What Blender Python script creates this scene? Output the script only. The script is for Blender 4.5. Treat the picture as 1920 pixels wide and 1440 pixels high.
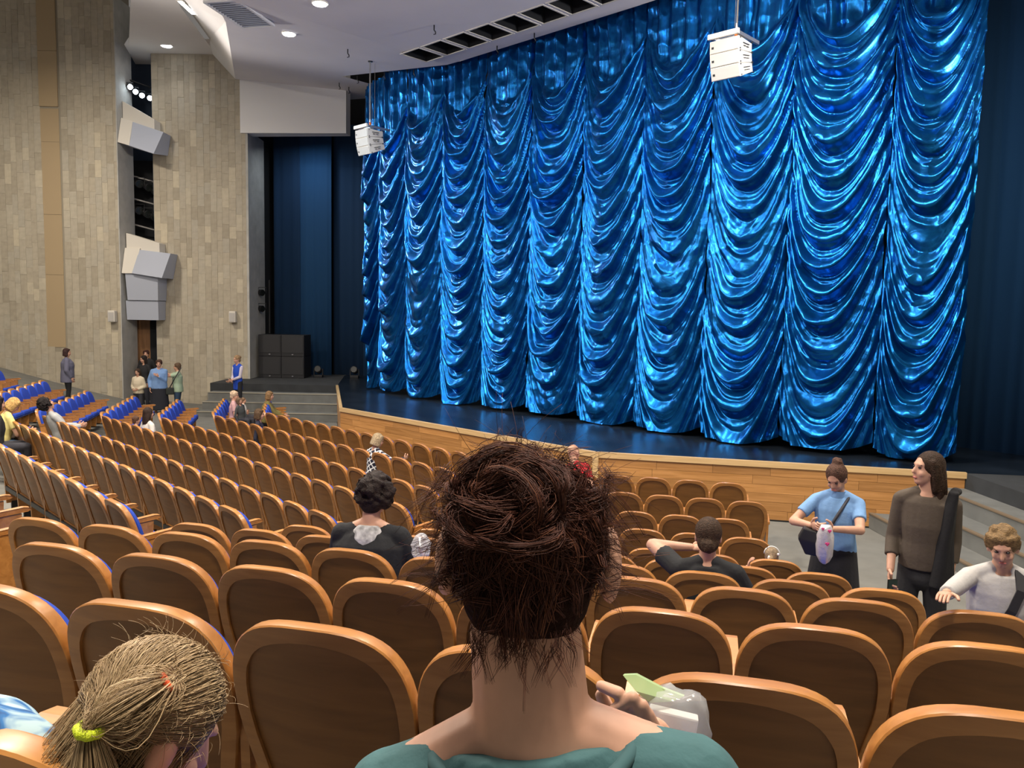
import bpy, bmesh, math, random
import numpy as np
from mathutils import Vector, Matrix, Euler, noise

for o in list(bpy.data.objects):
    bpy.data.objects.remove(o)
SC = bpy.context.scene
COL = SC.collection
RND = random.Random(7)
R = math.radians

# ------------------------------------------------------------------ camera
F, PHI, ROLL, CZ = 1468.0, R(5.174), R(-1.149), 3.25
_c, _s, _cr, _sr = math.cos(PHI), math.sin(PHI), math.cos(ROLL), math.sin(ROLL)
EX, UP0, FWD = Vector((1, 0, 0)), Vector((0, _s, _c)), Vector((0, _c, -_s))
cam_right, cam_up = _cr * EX - _sr * UP0, _sr * EX + _cr * UP0
cd = bpy.data.cameras.new('camera')
cd.sensor_width, cd.lens = 36.0, 36.0 * F / 1920
cd.clip_start, cd.clip_end = 0.05, 200
cam = bpy.data.objects.new('camera', cd)
COL.objects.link(cam)
mw = Matrix((cam_right, cam_up, -FWD)).transposed().to_4x4()
mw.translation = (0, 0, CZ)
cam.matrix_world = mw
SC.camera = cam


def ray(x, y):
    a, b = (x - 960) / F, (720 - y) / F
    X, U = a * _cr + b * _sr, -a * _sr + b * _cr
    return Vector((X, _c + U * _s, -_s + U * _c))


def at_depth(x, y, Y):
    r = ray(x, y)
    return Vector((0, 0, CZ)) + r * (Y / r.y)


# ------------------------------------------------------------------ world, exposure
world = bpy.data.worlds.new('hall_ambient')
SC.world = world
world.use_nodes = True
bg = world.node_tree.nodes['Background']
bg.inputs[0].default_value = (1.0, 0.93, 0.86, 1)
bg.inputs[1].default_value = 0.17
SC.view_settings.view_transform = 'Standard'
SC.view_settings.look = 'None'
SC.view_settings.gamma = 1
SC.view_settings.use_curve_mapping = False
SC.view_settings.exposure = 0.0


def area(name, loc, target, size, power, col=(1, 0.89, 0.76)):
    l = bpy.data.lights.new(name, 'AREA')
    l.shape, l.size, l.energy, l.color = 'DISK', size, power, col
    o = bpy.data.objects.new(name, l)
    COL.objects.link(o)
    o.location = loc
    o.rotation_euler = (Vector(target) - Vector(loc)).to_track_quat('-Z', 'Y').to_euler()
    return o


def spot(name, loc, target, power, angle, col=(1, 1, 1), size=0.15, blend=0.5):
    l = bpy.data.lights.new(name, 'SPOT')
    l.energy, l.spot_size, l.spot_blend, l.color, l.shadow_soft_size = power, R(angle), blend, col, size
    o = bpy.data.objects.new(name, l)
    COL.objects.link(o)
    o.location = loc
    o.rotation_euler = (Vector(target) - Vector(loc)).to_track_quat('-Z', 'Y').to_euler()
    return o


# the hall in plan: a = towards the stage, b = along the stage front (right positive)
TH = R(44.15)
N2, T2 = Vector((math.sin(TH), math.cos(TH))), Vector((math.cos(TH), -math.sin(TH)))
M2 = Vector((-1.25, 15.65))
U0 = -11.8
THR = R(13.83)
NR, TR = Vector((math.sin(THR), math.cos(THR))), Vector((math.cos(THR), -math.sin(THR)))


def AB(a, b, z=0.0):
    p = M2 + a * N2 + b * T2
    return Vector((p.x, p.y, z))


def to_ab(x, y):
    d = Vector((x, y)) - M2
    return d.dot(N2), d.dot(T2)


def mir(p):
    q = Vector((p[0], p[1]))
    q = q - 2 * (q.dot(T2) - U0) * T2
    return Vector((q.x, q.y, p[2] if len(p) > 2 else 0.0))


# house lights hung above the stalls, behind and beside the camera
for i, (x, y, z, p) in enumerate([(-9, 9, 9.0, 620), (-3.5, 8.5, 9.0, 620), (4.5, 6.5, 9.1, 620), (-5, 13.5, 9.0, 500), (2.0, 10.5, 9.0, 450), (0.3, 0.6, 9.2, 620), (-7, 6.5, 9.1, 220), (-12.5, 18, 10.6, 800)]):
    area('house_light', (x, y, z), (x, y, 0), 1.2, p)
# unseen fill spots, added to brighten the ceiling from the side and back walls
for x, y, z, tx, ty, tz, p, an in ((10.5, 8, 6.5, 4.5, 13, 9.6, 2300, 40), (-17.0, 12, 8.0, -10, 17, 11.2, 2400, 44), (-4, -3.4, 6.2, -4, 4, 9.6, 2400, 44), (4, -3.4, 6.2, 3, 4, 9.6, 2400, 44), (-16, 2, 6.5, -8, 9, 9.8, 2800, 36), (9.5, 1, 6.0, 0, 12, 9.6, 2900, 34), (-16.8, 18.5, 8.2, -5, 19, 9.5, 3600, 44), (10.6, 9, 6.6, -2, 17, 9.4, 4200, 40)):
    spot('ceiling_fill', (x, y, z), (tx, ty, tz), p, an, (1, 0.95, 0.93), 0.5, 0.9)
# unseen fill lamps added to brighten the stage alcoves
area('alcove_fill', (-7.0, 26.2, 8.6), (-6.6, 27.4, 3), 0.6, 24, (0.8, 0.9, 1))
area('alcove_fill', mir((-7.0, 26.2, 8.6)), mir((-6.6, 27.4, 3)), 0.6, 24, (0.8, 0.9, 1))
# front-of-house stage lights: cold blue-white
for b, p in ((-9, 520), (-3.2, 120), (3.2, 120), (9, 520)):
    P = AB(-8.0, b, 8.8)
    spot('stage_light', P, AB(2.9, b * 0.62, 4.2), p, 62, (0.62, 0.82, 1.0), 0.12, 0.7)
for b in (-6.6, -4.1, -1.6, 0.9, 3.4, 5.9):
    spot('stage_light', AB(-0.6, b, 9.05), AB(2.7, b, 4.0), 250, 75, (0.6, 0.82, 1.0), 0.1, 0.8)
spot('stage_light', (-11.55, 24.85, 10.05), AB(2.9, -5.2, 4.8), 3600, 44, (0.7, 0.86, 1.0), 0.12, 0.6)
spot('stage_light', mir((-11.55, 24.85, 10.05)), AB(2.9, 3.6, 4.5), 1400, 50, (0.6, 0.85, 1.0), 0.12, 0.6)


# ------------------------------------------------------------------ materials
def mat(name, col, rough=0.6, metal=0.0, spec=0.5, emit=None, estr=1.0, alpha=None, trans=0.0, bump=0.0, bscale=60, var=0.0, vscale=8.0, coat=0.0, sheen=0.0):
    m = bpy.data.materials.new(name)
    m.use_nodes = True
    nt = m.node_tree
    b = nt.nodes['Principled BSDF']
    b.inputs['Base Color'].default_value = (*col, 1)
    b.inputs['Roughness'].default_value = rough
    b.inputs['Metallic'].default_value = metal
    b.inputs['Specular IOR Level'].default_value = spec
    b.inputs['Coat Weight'].default_value = coat
    b.inputs['Sheen Weight'].default_value = sheen
    if trans:
        b.inputs['Transmission Weight'].default_value = trans
    if alpha is not None:
        b.inputs['Alpha'].default_value = alpha
    if emit:
        b.inputs['Emission Color'].default_value = (*emit, 1)
        b.inputs['Emission Strength'].default_value = estr
    tc = None
    if bump or var:
        tc = nt.nodes.new('ShaderNodeTexCoord')
    if bump:
        n = nt.nodes.new('ShaderNodeTexNoise')
        n.inputs['Scale'].default_value = bscale
        n.inputs['Detail'].default_value = 4
        bp = nt.nodes.new('ShaderNodeBump')
        bp.inputs['Strength'].default_value = bump
        bp.inputs['Distance'].default_value = 0.01
        nt.links.new(tc.outputs['Object'], n.inputs['Vector'])
        nt.links.new(n.outputs['Fac'], bp.inputs['Height'])
        nt.links.new(bp.outputs['Normal'], b.inputs['Normal'])
    if var:
        n = nt.nodes.new('ShaderNodeTexNoise')
        n.inputs['Scale'].default_value = vscale
        n.inputs['Detail'].default_value = 5
        r = nt.nodes.new('ShaderNodeValToRGB')
        r.color_ramp.elements[0].position, r.color_ramp.elements[1].position = 0.3, 0.7
        r.color_ramp.elements[0].color = (*[c * (1 - var) for c in col], 1)
        r.color_ramp.elements[1].color = (*[min(1, c * (1 + var)) for c in col], 1)
        nt.links.new(tc.outputs['Object'], n.inputs['Vector'])
        nt.links.new(n.outputs['Fac'], r.inputs['Fac'])
        nt.links.new(r.outputs['Color'], b.inputs['Base Color'])
    return m


def wood(name, c0, c1, rough=0.35, scale=(3, 40, 40), coat=0.25, tone=0.0, dist=0.6):
    """grain stretched along local X; tone = spread between objects"""
    m = bpy.data.materials.new(name)
    m.use_nodes = True
    nt = m.node_tree
    b = nt.nodes['Principled BSDF']
    b.inputs['Roughness'].default_value = rough
    b.inputs['Coat Weight'].default_value = coat
    b.inputs['Coat Roughness'].default_value = 0.25
    tc = nt.nodes.new('ShaderNodeTexCoord')
    oi = nt.nodes.new('ShaderNodeObjectInfo')
    mp = nt.nodes.new('ShaderNodeMapping')
    mp.inputs['Scale'].default_value = scale
    add = nt.nodes.new('ShaderNodeVectorMath')
    add.operation = 'ADD'
    mul = nt.nodes.new('ShaderNodeMath')
    mul.operation = 'MULTIPLY'
    mul.inputs[1].default_value = 37.0
    nt.links.new(oi.outputs['Random'], mul.inputs[0])
    nt.links.new(tc.outputs['Object'], mp.inputs['Vector'])
    nt.links.new(mp.outputs['Vector'], add.inputs[0])
    nt.links.new(mul.outputs[0], add.inputs[1])
    n = nt.nodes.new('ShaderNodeTexNoise')
    n.inputs['Scale'].default_value = 1.0
    n.inputs['Detail'].default_value = 6
    n.inputs['Distortion'].default_value = dist
    nt.links.new(add.outputs[0], n.inputs['Vector'])
    r = nt.nodes.new('ShaderNodeValToRGB')
    r.color_ramp.elements[0].position, r.color_ramp.elements[1].position = 0.32, 0.68
    r.color_ramp.elements[0].color, r.color_ramp.elements[1].color = (*c0, 1), (*c1, 1)
    nt.links.new(n.outputs['Fac'], r.inputs['Fac'])
    hsv = nt.nodes.new('ShaderNodeHueSaturation')
    mr = nt.nodes.new('ShaderNodeMapRange')
    mr.inputs['To Min'].default_value, mr.inputs['To Max'].default_value = 1 - tone, 1 + tone
    nt.links.new(oi.outputs['Random'], mr.inputs['Value'])
    nt.links.new(mr.outputs['Result'], hsv.inputs['Value'])
    nt.links.new(r.outputs['Color'], hsv.inputs['Color'])
    nt.links.new(hsv.outputs['Color'], b.inputs['Base Color'])
    return m


def stone(name, ramp, per_island=False):
    m = bpy.data.materials.new(name)
    m.use_nodes = True
    nt = m.node_tree
    b = nt.nodes['Principled BSDF']
    b.inputs['Roughness'].default_value = 0.85
    src = nt.nodes.new('ShaderNodeNewGeometry').outputs['Random Per Island'] if per_island else nt.nodes.new('ShaderNodeObjectInfo').outputs['Random']
    r = nt.nodes.new('ShaderNodeValToRGB')
    el = r.color_ramp.elements
    el[0].color, el[1].color = (*ramp[0], 1), (*ramp[-1], 1)
    for i, c in enumerate(ramp[1:-1]):
        e = el.new((i + 1) / (len(ramp) - 1))
        e.color = (*c, 1)
    nt.links.new(src, r.inputs['Fac'])
    tc = nt.nodes.new('ShaderNodeTexCoord')
    n = nt.nodes.new('ShaderNodeTexNoise')
    n.inputs['Scale'].default_value = 7
    n.inputs['Detail'].default_value = 8
    mx = nt.nodes.new('ShaderNodeMix')
    mx.data_type, mx.blend_type = 'RGBA', 'OVERLAY'
    mx.inputs['Factor'].default_value = 0.22
    nt.links.new(tc.outputs['Object'], n.inputs['Vector'])
    nt.links.new(r.outputs['Color'], mx.inputs['A'])
    nt.links.new(n.outputs['Fac'], mx.inputs['B'])
    nt.links.new(mx.outputs['Result'], b.inputs['Base Color'])
    return m


M_ = {}
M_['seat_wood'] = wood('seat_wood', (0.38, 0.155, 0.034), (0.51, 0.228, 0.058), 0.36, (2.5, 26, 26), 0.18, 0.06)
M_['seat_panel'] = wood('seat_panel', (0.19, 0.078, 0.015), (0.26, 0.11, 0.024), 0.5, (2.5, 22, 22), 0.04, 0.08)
M_['blue'] = mat('blue_upholstery', (0.010, 0.052, 0.42), 0.85, bump=0.15, bscale=300)
M_['navy'] = mat('navy_underside', (0.012, 0.03, 0.16), 0.8)
M_['black_metal'] = mat('black_metal', (0.012, 0.012, 0.013), 0.45)
M_['carpet'] = mat('carpet', (0.17, 0.168, 0.15), 0.95, bump=0.3, bscale=200, var=0.10, vscale=3)
M_['carpet_dark'] = mat('dark_carpet', (0.030, 0.032, 0.034), 0.95, bump=0.3, bscale=200, var=0.2, vscale=3)
M_['carpet_step'] = mat('step_carpet', (0.14, 0.142, 0.132), 0.95, bump=0.3, bscale=200, var=0.15, vscale=3)
M_['edge_brown'] = mat('edge_brown', (0.16, 0.115, 0.07), 0.7)
M_['step_edge'] = mat('step_edge', (0.34, 0.31, 0.24), 0.6)
M_['stage_floor'] = mat('stage_floor', (0.010, 0.014, 0.020), 0.24, var=0.5, vscale=1.2, bump=0.08, bscale=3)
M_['plank'] = wood('stage_plank', (0.38, 0.175, 0.050), (0.52, 0.255, 0.085), 0.38, (1.5, 18, 30), 0.2, 0.16)
M_['plank_trim'] = wood('stage_trim', (0.55, 0.36, 0.16), (0.66, 0.45, 0.22), 0.4, (1.5, 18, 30), 0.2, 0.05)
M_['ceiling'] = mat('ceiling_plaster', (0.74, 0.70, 0.69), 0.8, var=0.04, vscale=0.6)
M_['soffit'] = mat('soffit_plaster', (0.74, 0.70, 0.65), 0.85, var=0.04, vscale=0.6)
M_['white_panel'] = mat('white_panel', (0.82, 0.81, 0.79), 0.7, bump=0.05, bscale=30)
M_['box_white'] = mat('box_white', (0.66, 0.62, 0.54), 0.7)
M_['box_grey'] = mat('box_grey', (0.40, 0.43, 0.50), 0.75, bump=0.1, bscale=20)
M_['dark'] = mat('dark_void', (0.006, 0.007, 0.009), 0.9)
M_['niche_blue'] = mat('niche_blue', (0.05, 0.075, 0.12), 0.8)
M_['tan_fabric'] = mat('tan_fabric', (0.40, 0.30, 0.175), 0.9, bump=0.15, bscale=150)
M_['grout'] = mat('grout', (0.30, 0.265, 0.20), 0.95)
STONES = [(0.36, 0.315, 0.235), (0.40, 0.35, 0.262), (0.42, 0.37, 0.28), (0.44, 0.385, 0.29), (0.42, 0.38, 0.30), (0.53, 0.465, 0.34)]
M_['stone'] = stone('stone_tile', STONES)
M_['stone_i'] = stone('stone_tile_rest', STONES, True)
M_['stone_grey'] = mat('stone_grey', (0.45, 0.44, 0.40), 0.85, var=0.12, vscale=3)
M_['door_wood'] = wood('door_wood', (0.20, 0.10, 0.045), (0.27, 0.14, 0.065), 0.45, (20, 20, 2), 0.1)
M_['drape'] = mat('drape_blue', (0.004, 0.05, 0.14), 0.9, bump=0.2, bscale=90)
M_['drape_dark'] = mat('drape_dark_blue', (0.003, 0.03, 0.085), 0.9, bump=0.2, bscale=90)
M_['speaker_white'] = mat('speaker_white', (0.74, 0.70, 0.63), 0.5)
M_['speaker_grille'] = mat('speaker_grille', (0.47, 0.45, 0.42), 0.6, bump=0.4, bscale=260)
M_['speaker_black'] = mat('speaker_black', (0.012, 0.012, 0.014), 0.6, bump=0.2, bscale=120)
M_['steel'] = mat('steel', (0.45, 0.45, 0.46), 0.35, metal=0.8)
M_['cable'] = mat('cable', (0.22, 0.21, 0.20), 0.5, metal=0.4)
M_['orange'] = mat('orange_plastic', (0.75, 0.16, 0.01), 0.5)
M_['orange_tie'] = mat('orange_hair_tie', (0.90, 0.12, 0.03), 0.55)
M_['yellow_tie'] = mat('yellow_hair_tie', (0.62, 0.75, 0.02), 0.55, bump=0.5, bscale=300)
M_['lamp'] = mat('lamp_lit', (1, 1, 1), 0.5, emit=(0.75, 0.88, 1.0), estr=30)
M_['lamp_down'] = mat('downlight_lit', (1, 1, 1), 0.5, emit=(0.93, 0.95, 1.0), estr=16)
M_['phone'] = mat('phone_black', (0.01, 0.012, 0.011), 0.25)
M_['plastic'] = mat('clear_plastic', (0.80, 0.82, 0.84), 0.18, alpha=0.55, spec=0.8)
M_['plastic_green'] = mat('green_plastic', (0.46, 0.62, 0.30), 0.3, alpha=0.8)
M_['paper'] = mat('white_paper', (0.8, 0.8, 0.78), 0.7)
M_['silver_bag'] = mat('silver_bag', (0.62, 0.60, 0.63), 0.3, metal=0.35, bump=0.5, bscale=40)
M_['pink'] = mat('pink', (0.75, 0.06, 0.25), 0.6)
M_['lips'] = mat('lips', (0.42, 0.13, 0.11), 0.5)
M_['eye'] = mat('eye_dark', (0.02, 0.014, 0.012), 0.3)
M_['eye_white'] = mat('eye_white', (0.7, 0.68, 0.65), 0.35)


def curtain_mat():
    m = bpy.data.materials.new('curtain_satin')
    m.use_nodes = True
    nt = m.node_tree
    b = nt.nodes['Principled BSDF']
    b.inputs['Metallic'].default_value = 0.85
    b.inputs['Roughness'].default_value = 0.27
    tc = nt.nodes.new('ShaderNodeTexCoord')
    n = nt.nodes.new('ShaderNodeTexNoise')
    n.inputs['Scale'].default_value = 5.0
    n.inputs['Detail'].default_value = 6
    n.inputs['Roughness'].default_value = 0.6
    n.inputs['Distortion'].default_value = 0.8
    bp = nt.nodes.new('ShaderNodeBump')
    bp.inputs['Strength'].default_value = 0.2
    bp.inputs['Distance'].default_value = 0.03
    r = nt.nodes.new('ShaderNodeValToRGB')
    r.color_ramp.elements[0].position, r.color_ramp.elements[1].position = 0.35, 0.65
    r.color_ramp.elements[0].color = (0.002, 0.078, 0.29, 1)
    r.color_ramp.elements[1].color = (0.004, 0.135, 0.40, 1)
    nt.links.new(tc.outputs['Object'], n.inputs['Vector'])
    nt.links.new(n.outputs['Fac'], bp.inputs['Height'])
    nt.links.new(n.outputs['Fac'], r.inputs['Fac'])
    nt.links.new(r.outputs['Color'], b.inputs['Base Color'])
    nt.links.new(bp.outputs['Normal'], b.inputs['Normal'])
    return m


M_['curtain'] = curtain_mat()


# ------------------------------------------------------------------ mesh helpers
class MB:
    def __init__(self):
        self.v, self.f = [], []

    def add(self, vs, fs):
        n = len(self.v)
        self.v += [tuple(p) for p in vs]
        self.f += [tuple(i + n for i in f) for f in fs]
        return self

    def box(self, lo, hi, mtx=None):
        (x0, y0, z0), (x1, y1, z1) = lo, hi
        vs = [Vector(p) for p in ((x0, y0, z0), (x1, y0, z0), (x1, y1, z0), (x0, y1, z0), (x0, y0, z1), (x1, y0, z1), (x1, y1, z1), (x0, y1, z1))]
        if mtx is not None:
            vs = [mtx @ p for p in vs]
        return self.add(vs, [(3, 2, 1, 0), (4, 5, 6, 7), (0, 1, 5, 4), (1, 2, 6, 5), (2, 3, 7, 6), (3, 0, 4, 7)])

    def prism(self, poly, z0, z1):
        n = len(poly)
        vs = [(p[0], p[1], z0) for p in poly] + [(p[0], p[1], z1) for p in poly]
        fs = [tuple(range(n - 1, -1, -1)), tuple(range(n, 2 * n))] + [(i, (i + 1) % n, n + (i + 1) % n, n + i) for i in range(n)]
        return self.add(vs, fs)

    def loft(self, rings, close=True):
        n = len(rings[0])
        vs = [p for r in rings for p in r]
        fs = []
        for j in range(len(rings) - 1):
            for i in range(n):
                a, b = j * n + i, j * n + (i + 1) % n
                fs.append((a, b, b + n, a + n))
        if close:
            fs.append(tuple(range(n - 1, -1, -1)))
            k = (len(rings) - 1) * n
            fs.append(tuple(range(k, k + n)))
        return self.add(vs, fs)

    def caps(self, p0, r0, p1, r1, n=10, flat0=False, flat1=False, sq=1.0, sqdir=None):
        """tapered capsule; sq flattens across the direction sqdir"""
        p0, p1 = Vector(p0), Vector(p1)
        d = p1 - p0
        L = d.length
        d = d.normalized() if L > 1e-6 else Vector((0, 0, 1))
        u = Vector(sqdir) if sqdir is not None else (Vector((1, 0, 0)) if abs(d.x) < 0.8 else Vector((0, 1, 0)))
        u = (u - d * u.dot(d)).normalized()
        w = d.cross(u)
        rings = []

        def ring(c, r):
            rings.append([c + (u * math.cos(t) * sq + w * math.sin(t)) * r for t in [2 * math.pi * i / n for i in range(n)]])
        if flat0:
            ring(p0, r0)
        else:
            for a in (80, 50, 25):
                ring(p0 - d * r0 * math.sin(R(a)), r0 * math.cos(R(a)))
            ring(p0, r0)
        if flat1:
            ring(p1, r1)
        else:
            ring(p1, r1)
            for a in (25, 50, 80):
                ring(p1 + d * r1 * math.sin(R(a)), r1 * math.cos(R(a)))
        return self.loft(rings)

    def ell(self, c, r, mtx=None, nu=14, nv=9):
        c = Vector(c)
        rings = []
        for j in range(nv):
            t = math.pi * (j + 0.5) / nv - math.pi / 2
            t = max(-1.52, min(1.52, t * nv / (nv - 0.4)))
            ring = []
            for i in range(nu):
                a = 2 * math.pi * i / nu
                p = Vector((r[0] * math.cos(t) * math.cos(a), r[1] * math.cos(t) * math.sin(a), r[2] * math.sin(t)))
                if mtx is not None:
                    p = mtx @ p
                ring.append(c + p)
            rings.append(ring)
        return self.loft(rings)

    def tube(self, pts, r, n=6):
        pts = [Vector(p) for p in pts]
        rings = []
        for i, p in enumerate(pts):
            d = (pts[min(i + 1, len(pts) - 1)] - pts[max(i - 1, 0)])
            d = d.normalized() if d.length > 1e-9 else Vector((0, 0, 1))
            u = Vector((1, 0, 0)) if abs(d.x) < 0.7 else Vector((0, 0, 1))
            u = (u - d * u.dot(d)).normalized()
            w = d.cross(u)
            rr = r[i] if isinstance(r, (list, tuple)) else r
            rings.append([p + (u * math.cos(t) + w * math.sin(t)) * rr for t in [2 * math.pi * k / n for k in range(n)]])
        return self.loft(rings)

    def mesh(self, name):
        me = bpy.data.meshes.new(name)
        me.from_pydata([tuple(p) for p in self.v], [], self.f)
        me.update()
        return me

    def build(self, name, m, parent=None, smooth=False, bevel=0.0, loc=None):
        me = self.mesh(name)
        if bevel:
            bm = bmesh.new()
            bm.from_mesh(me)
            bmesh.ops.bevel(bm, geom=list(bm.edges), offset=bevel, segments=2, affect='EDGES', profile=0.6)
            bm.to_mesh(me)
            bm.free()
        return link(name, me, m, parent, smooth, loc)


def link(name, me, m, parent=None, smooth=False, loc=None):
    if not me.materials:
        me.materials.append(m)
    if smooth:
        me.polygons.foreach_set('use_smooth', [True] * len(me.polygons))
    o = bpy.data.objects.new(name, me)
    COL.objects.link(o)
    if parent is not None:
        o.parent = parent
    if loc is not None:
        o.location = loc
    return o


def thing(name, label, cat, loc=(0, 0, 0), rz=0.0, group=None):
    o = bpy.data.objects.new(name, None)
    o.empty_display_size = 0.1
    COL.objects.link(o)
    o.location, o.rotation_euler = loc, (0, 0, rz)
    return tag(o, label, cat, group)


def tag(o, label=None, cat=None, group=None, kind=None):
    if label:
        o['label'] = label
    if cat:
        o['category'] = cat
    if group:
        o['group'] = group
    if kind:
        o['kind'] = kind
    return o


def struct(o, label=None):
    o['kind'] = 'structure'
    if label:
        o['label'] = label
    return o


def dup(root, name=None):
    r = root.copy()
    COL.objects.link(r)
    for ch in root.children:
        c = ch.copy()
        COL.objects.link(c)
        c.parent = r
        for g in ch.children:
            d = g.copy()
            COL.objects.link(d)
            d.parent = c
    return r


TMP = bpy.data.collections.new('tmp')
TMPSC = bpy.data.scenes.new('tmp_scene')


def remesh(mb, voxel, smooth=3):
    """one continuous surface around overlapping closed pieces"""
    me = mb.mesh('tmp')
    o = bpy.data.objects.new('tmp', me)
    TMPSC.collection.objects.link(o)
    md = o.modifiers.new('r', 'REMESH')
    md.mode, md.voxel_size, md.use_smooth_shade = 'VOXEL', voxel, True
    if smooth:
        s = o.modifiers.new('s', 'SMOOTH')
        s.factor, s.iterations = 0.5, smooth
    vl = TMPSC.view_layers[0]
    vl.update()
    dg = vl.depsgraph
    out = bpy.data.meshes.new_from_object(o.evaluated_get(dg))
    bpy.data.objects.remove(o)
    bpy.data.meshes.remove(me)
    out.materials.clear()
    out.polygons.foreach_set('use_smooth', [True] * len(out.polygons))
    return out


# ------------------------------------------------------------------ floor heights
TOPS = {1: -0.784, 2: -1.032, 3: -1.304, 4: -1.586, 5: -1.849, 6: -2.082, 7: -2.203, 8: -2.284, 9: -2.305, 10: -2.300, 0: -0.54}
SEAT_H = 0.87
RS = {0: 0.74, 1: 1.697, 2: 2.714, 3: 3.832, 4: 4.898, 5: 5.943, 6: 6.959, 7: 8.039, 8: 9.072, 9: 10.129, 10: 11.187}
CS = {3: 1.17, 4: 2.225, 5: 3.287, 6: 4.311, 7: 5.426, 8: 6.459, 9: 7.508, 10: 8.569}


def row_floor(r):
    return CZ + TOPS[r] - SEAT_H


_rr = np.array([-4, -1, 0, 1, 2, 3, 4, 5, 6, 7, 8, 9, 10, 11.6, 30])
_zz = np.array([2.85, 2.10, 1.85] + [row_floor(r) for r in range(1, 11)] + [0.0, 0.0])


def floor_z(x, y):
    p = Vector((x, y))
    q = mir((x, y))
    sC = (p.dot(N2) - CS[10]) / 1.053
    sR = (p.dot(NR) - RS[10]) / 1.053
    sL = (Vector((q.x, q.y)).dot(NR) - RS[10]) / 1.053
    return float(np.interp(10 + min(sC, sR, sL) + 0.25, _rr, _zz))


# ------------------------------------------------------------------ the setting
mb = MB()
nx, ny = 130, 124
x0, x1, y0, y1 = -19.0, 11.0, -3.0, 25.6
idx = {}
for j in range(ny + 1):
    for i in range(nx + 1):
        x, y = x0 + (x1 - x0) * i / nx, y0 + (y1 - y0) * j / ny
        mb.v.append((x, y, floor_z(x, y) - 0.005))
for j in range(ny):
    for i in range(nx):
        a = j * (nx + 1) + i
        mb.f.append((a, a + 1, a + nx + 2, a + nx + 1))
struct(mb.build('floor', M_['carpet'], smooth=True), 'grey carpeted floor rising in rows from the stage')

# stage block
SZ = 0.95
S0 = Vector((-4.0, 18.26))
S1 = Vector((-5.322, 23.75))
left_poly = [S0, S1, Vector((-9.2, 23.75)), Vector((-9.2, 34))]
right_poly = [mir(p).to_2d() for p in left_poly]
poly = [(p.x, p.y) for p in right_poly[::-1]] + [(p.x, p.y) for p in left_poly]
stage = struct(MB().prism(poly, 0.0, SZ - 0.03).build('stage', M_['carpet_dark']), 'raised stage with wood plank front')
# painted stage floor inside the apron (carpet on the side platforms)
fp = [S0, S1, Vector((-5.9, 27.5)), Vector((-4.5, 32))]
fpr = [mir(p).to_2d() for p in fp]
MB().prism([(p.x, p.y) for p in fpr[::-1]] + [(p.x, p.y) for p in fp], SZ - 0.03, SZ).build('stage_deck', M_['stage_floor'], stage)
for s in (0, 1):
    q = [S1, Vector((-9.2, 23.75)), Vector((-9.2, 34)), Vector((-4.5, 32)), Vector((-5.9, 27.5))]
    if s:
        q = [mir(p).to_2d() for p in q]
    MB().prism([(p.x, p.y) for p in q], SZ - 0.03, SZ - 0.002).build('side_platform', M_['carpet_dark'], stage)
# plank fronts
plank_mesh = {}


def planks(p, q, rows, cuts, shift=0.0):
    d = (q - p)
    L = d.length
    d.normalize()
    nrm = Vector((d.y, -d.x))
    ang = math.atan2(d.y, d.x)
    h = (SZ - 0.10) / rows
    for r in range(rows):
        x = -RND.uniform(0.1, 1.2)
        while x < L:
            w = RND.choice((0.9, 1.25, 1.6))
            a, b = max(0, x), min(L, x + w)
            if b - a > 0.08:
                t = 0.018 + 0.003 * RND.random()
                me = MB().box((0, -t, 0), (b - a - 0.004, 0.01, h - 0.004)).mesh('plank')
                o = link('plank', me, M_['plank'], stage)
                o.location = (p.x + d.x * a, p.y + d.y * a, 0.02 + r * h)
                o.rotation_euler = (0, 0, ang)
            x += w
    tr = MB().box((-0.01, -0.045, SZ - 0.08), (L + 0.01, 0.03, SZ + 0.012)).build('edge_trim', M_['plank_trim'], stage)
    tr.location = (p.x, p.y, 0)
    tr.rotation_euler = (0, 0, ang)
    tk = MB().box((0, -0.03, 0.0), (L, 0.0, 0.02)).build('kick_strip', M_['black_metal'], stage)
    tk.location = (p.x, p.y, 0)
    tk.rotation_euler = (0, 0, ang)


K = mir(S0).to_2d()
KR = mir(S1).to_2d()
planks(S0, K, 6, 0)
planks(K, KR, 6, 0)
planks(S1, S0, 6, 0)
post = MB().box((-0.05, -0.05, 0), (0.05, 0.05, SZ + 0.006)).build('corner_post', M_['plank_trim'], stage)
post.location, post.rotation_euler = (K.x, K.y - 0.005, 0), (0, 0, R(-25))

# side steps, left and right of the apron
for side in (0, 1):
    st = struct(bpy.data.objects.new('trim_%d' % (1 + side), None), ['carpeted steps up to the far left stage platform', 'carpeted steps beside the wooden stage front'][side])
    COL.objects.link(st)
    for i in range(3):
        yA = 22.45 + 0.43 * i
        f = (yA - S0.y) / (S1.y - S0.y)
        xr = S0.x + (S1.x - S0.x) * f
        f2 = (25.4 - S0.y) / (S1.y - S0.y)
        q = [Vector((-9.1, yA)), Vector((xr + 0.02, yA)), Vector((S1.x + 0.02, 23.78)), Vector((-9.1, 23.78))]
        e = [Vector((-9.1, yA - 0.015)), Vector((xr, yA - 0.015)), Vector((xr, yA + 0.05)), Vector((-9.1, yA + 0.05))]
        if side:
            q = [mir(p).to_2d() for p in q]
            e = [mir(p).to_2d() for p in e]
        zt = 0.2375 * (i + 1)
        MB().prism([(p.x, p.y) for p in q], zt - 0.2375, zt).build('step', M_['carpet_step'] if not side else M_['carpet_step'], st)
        MB().prism([(p.x, p.y) for p in e], zt - 0.012, zt + 0.008).build('step_edge', M_['step_edge'] if not side else M_['edge_brown'], st)


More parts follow.
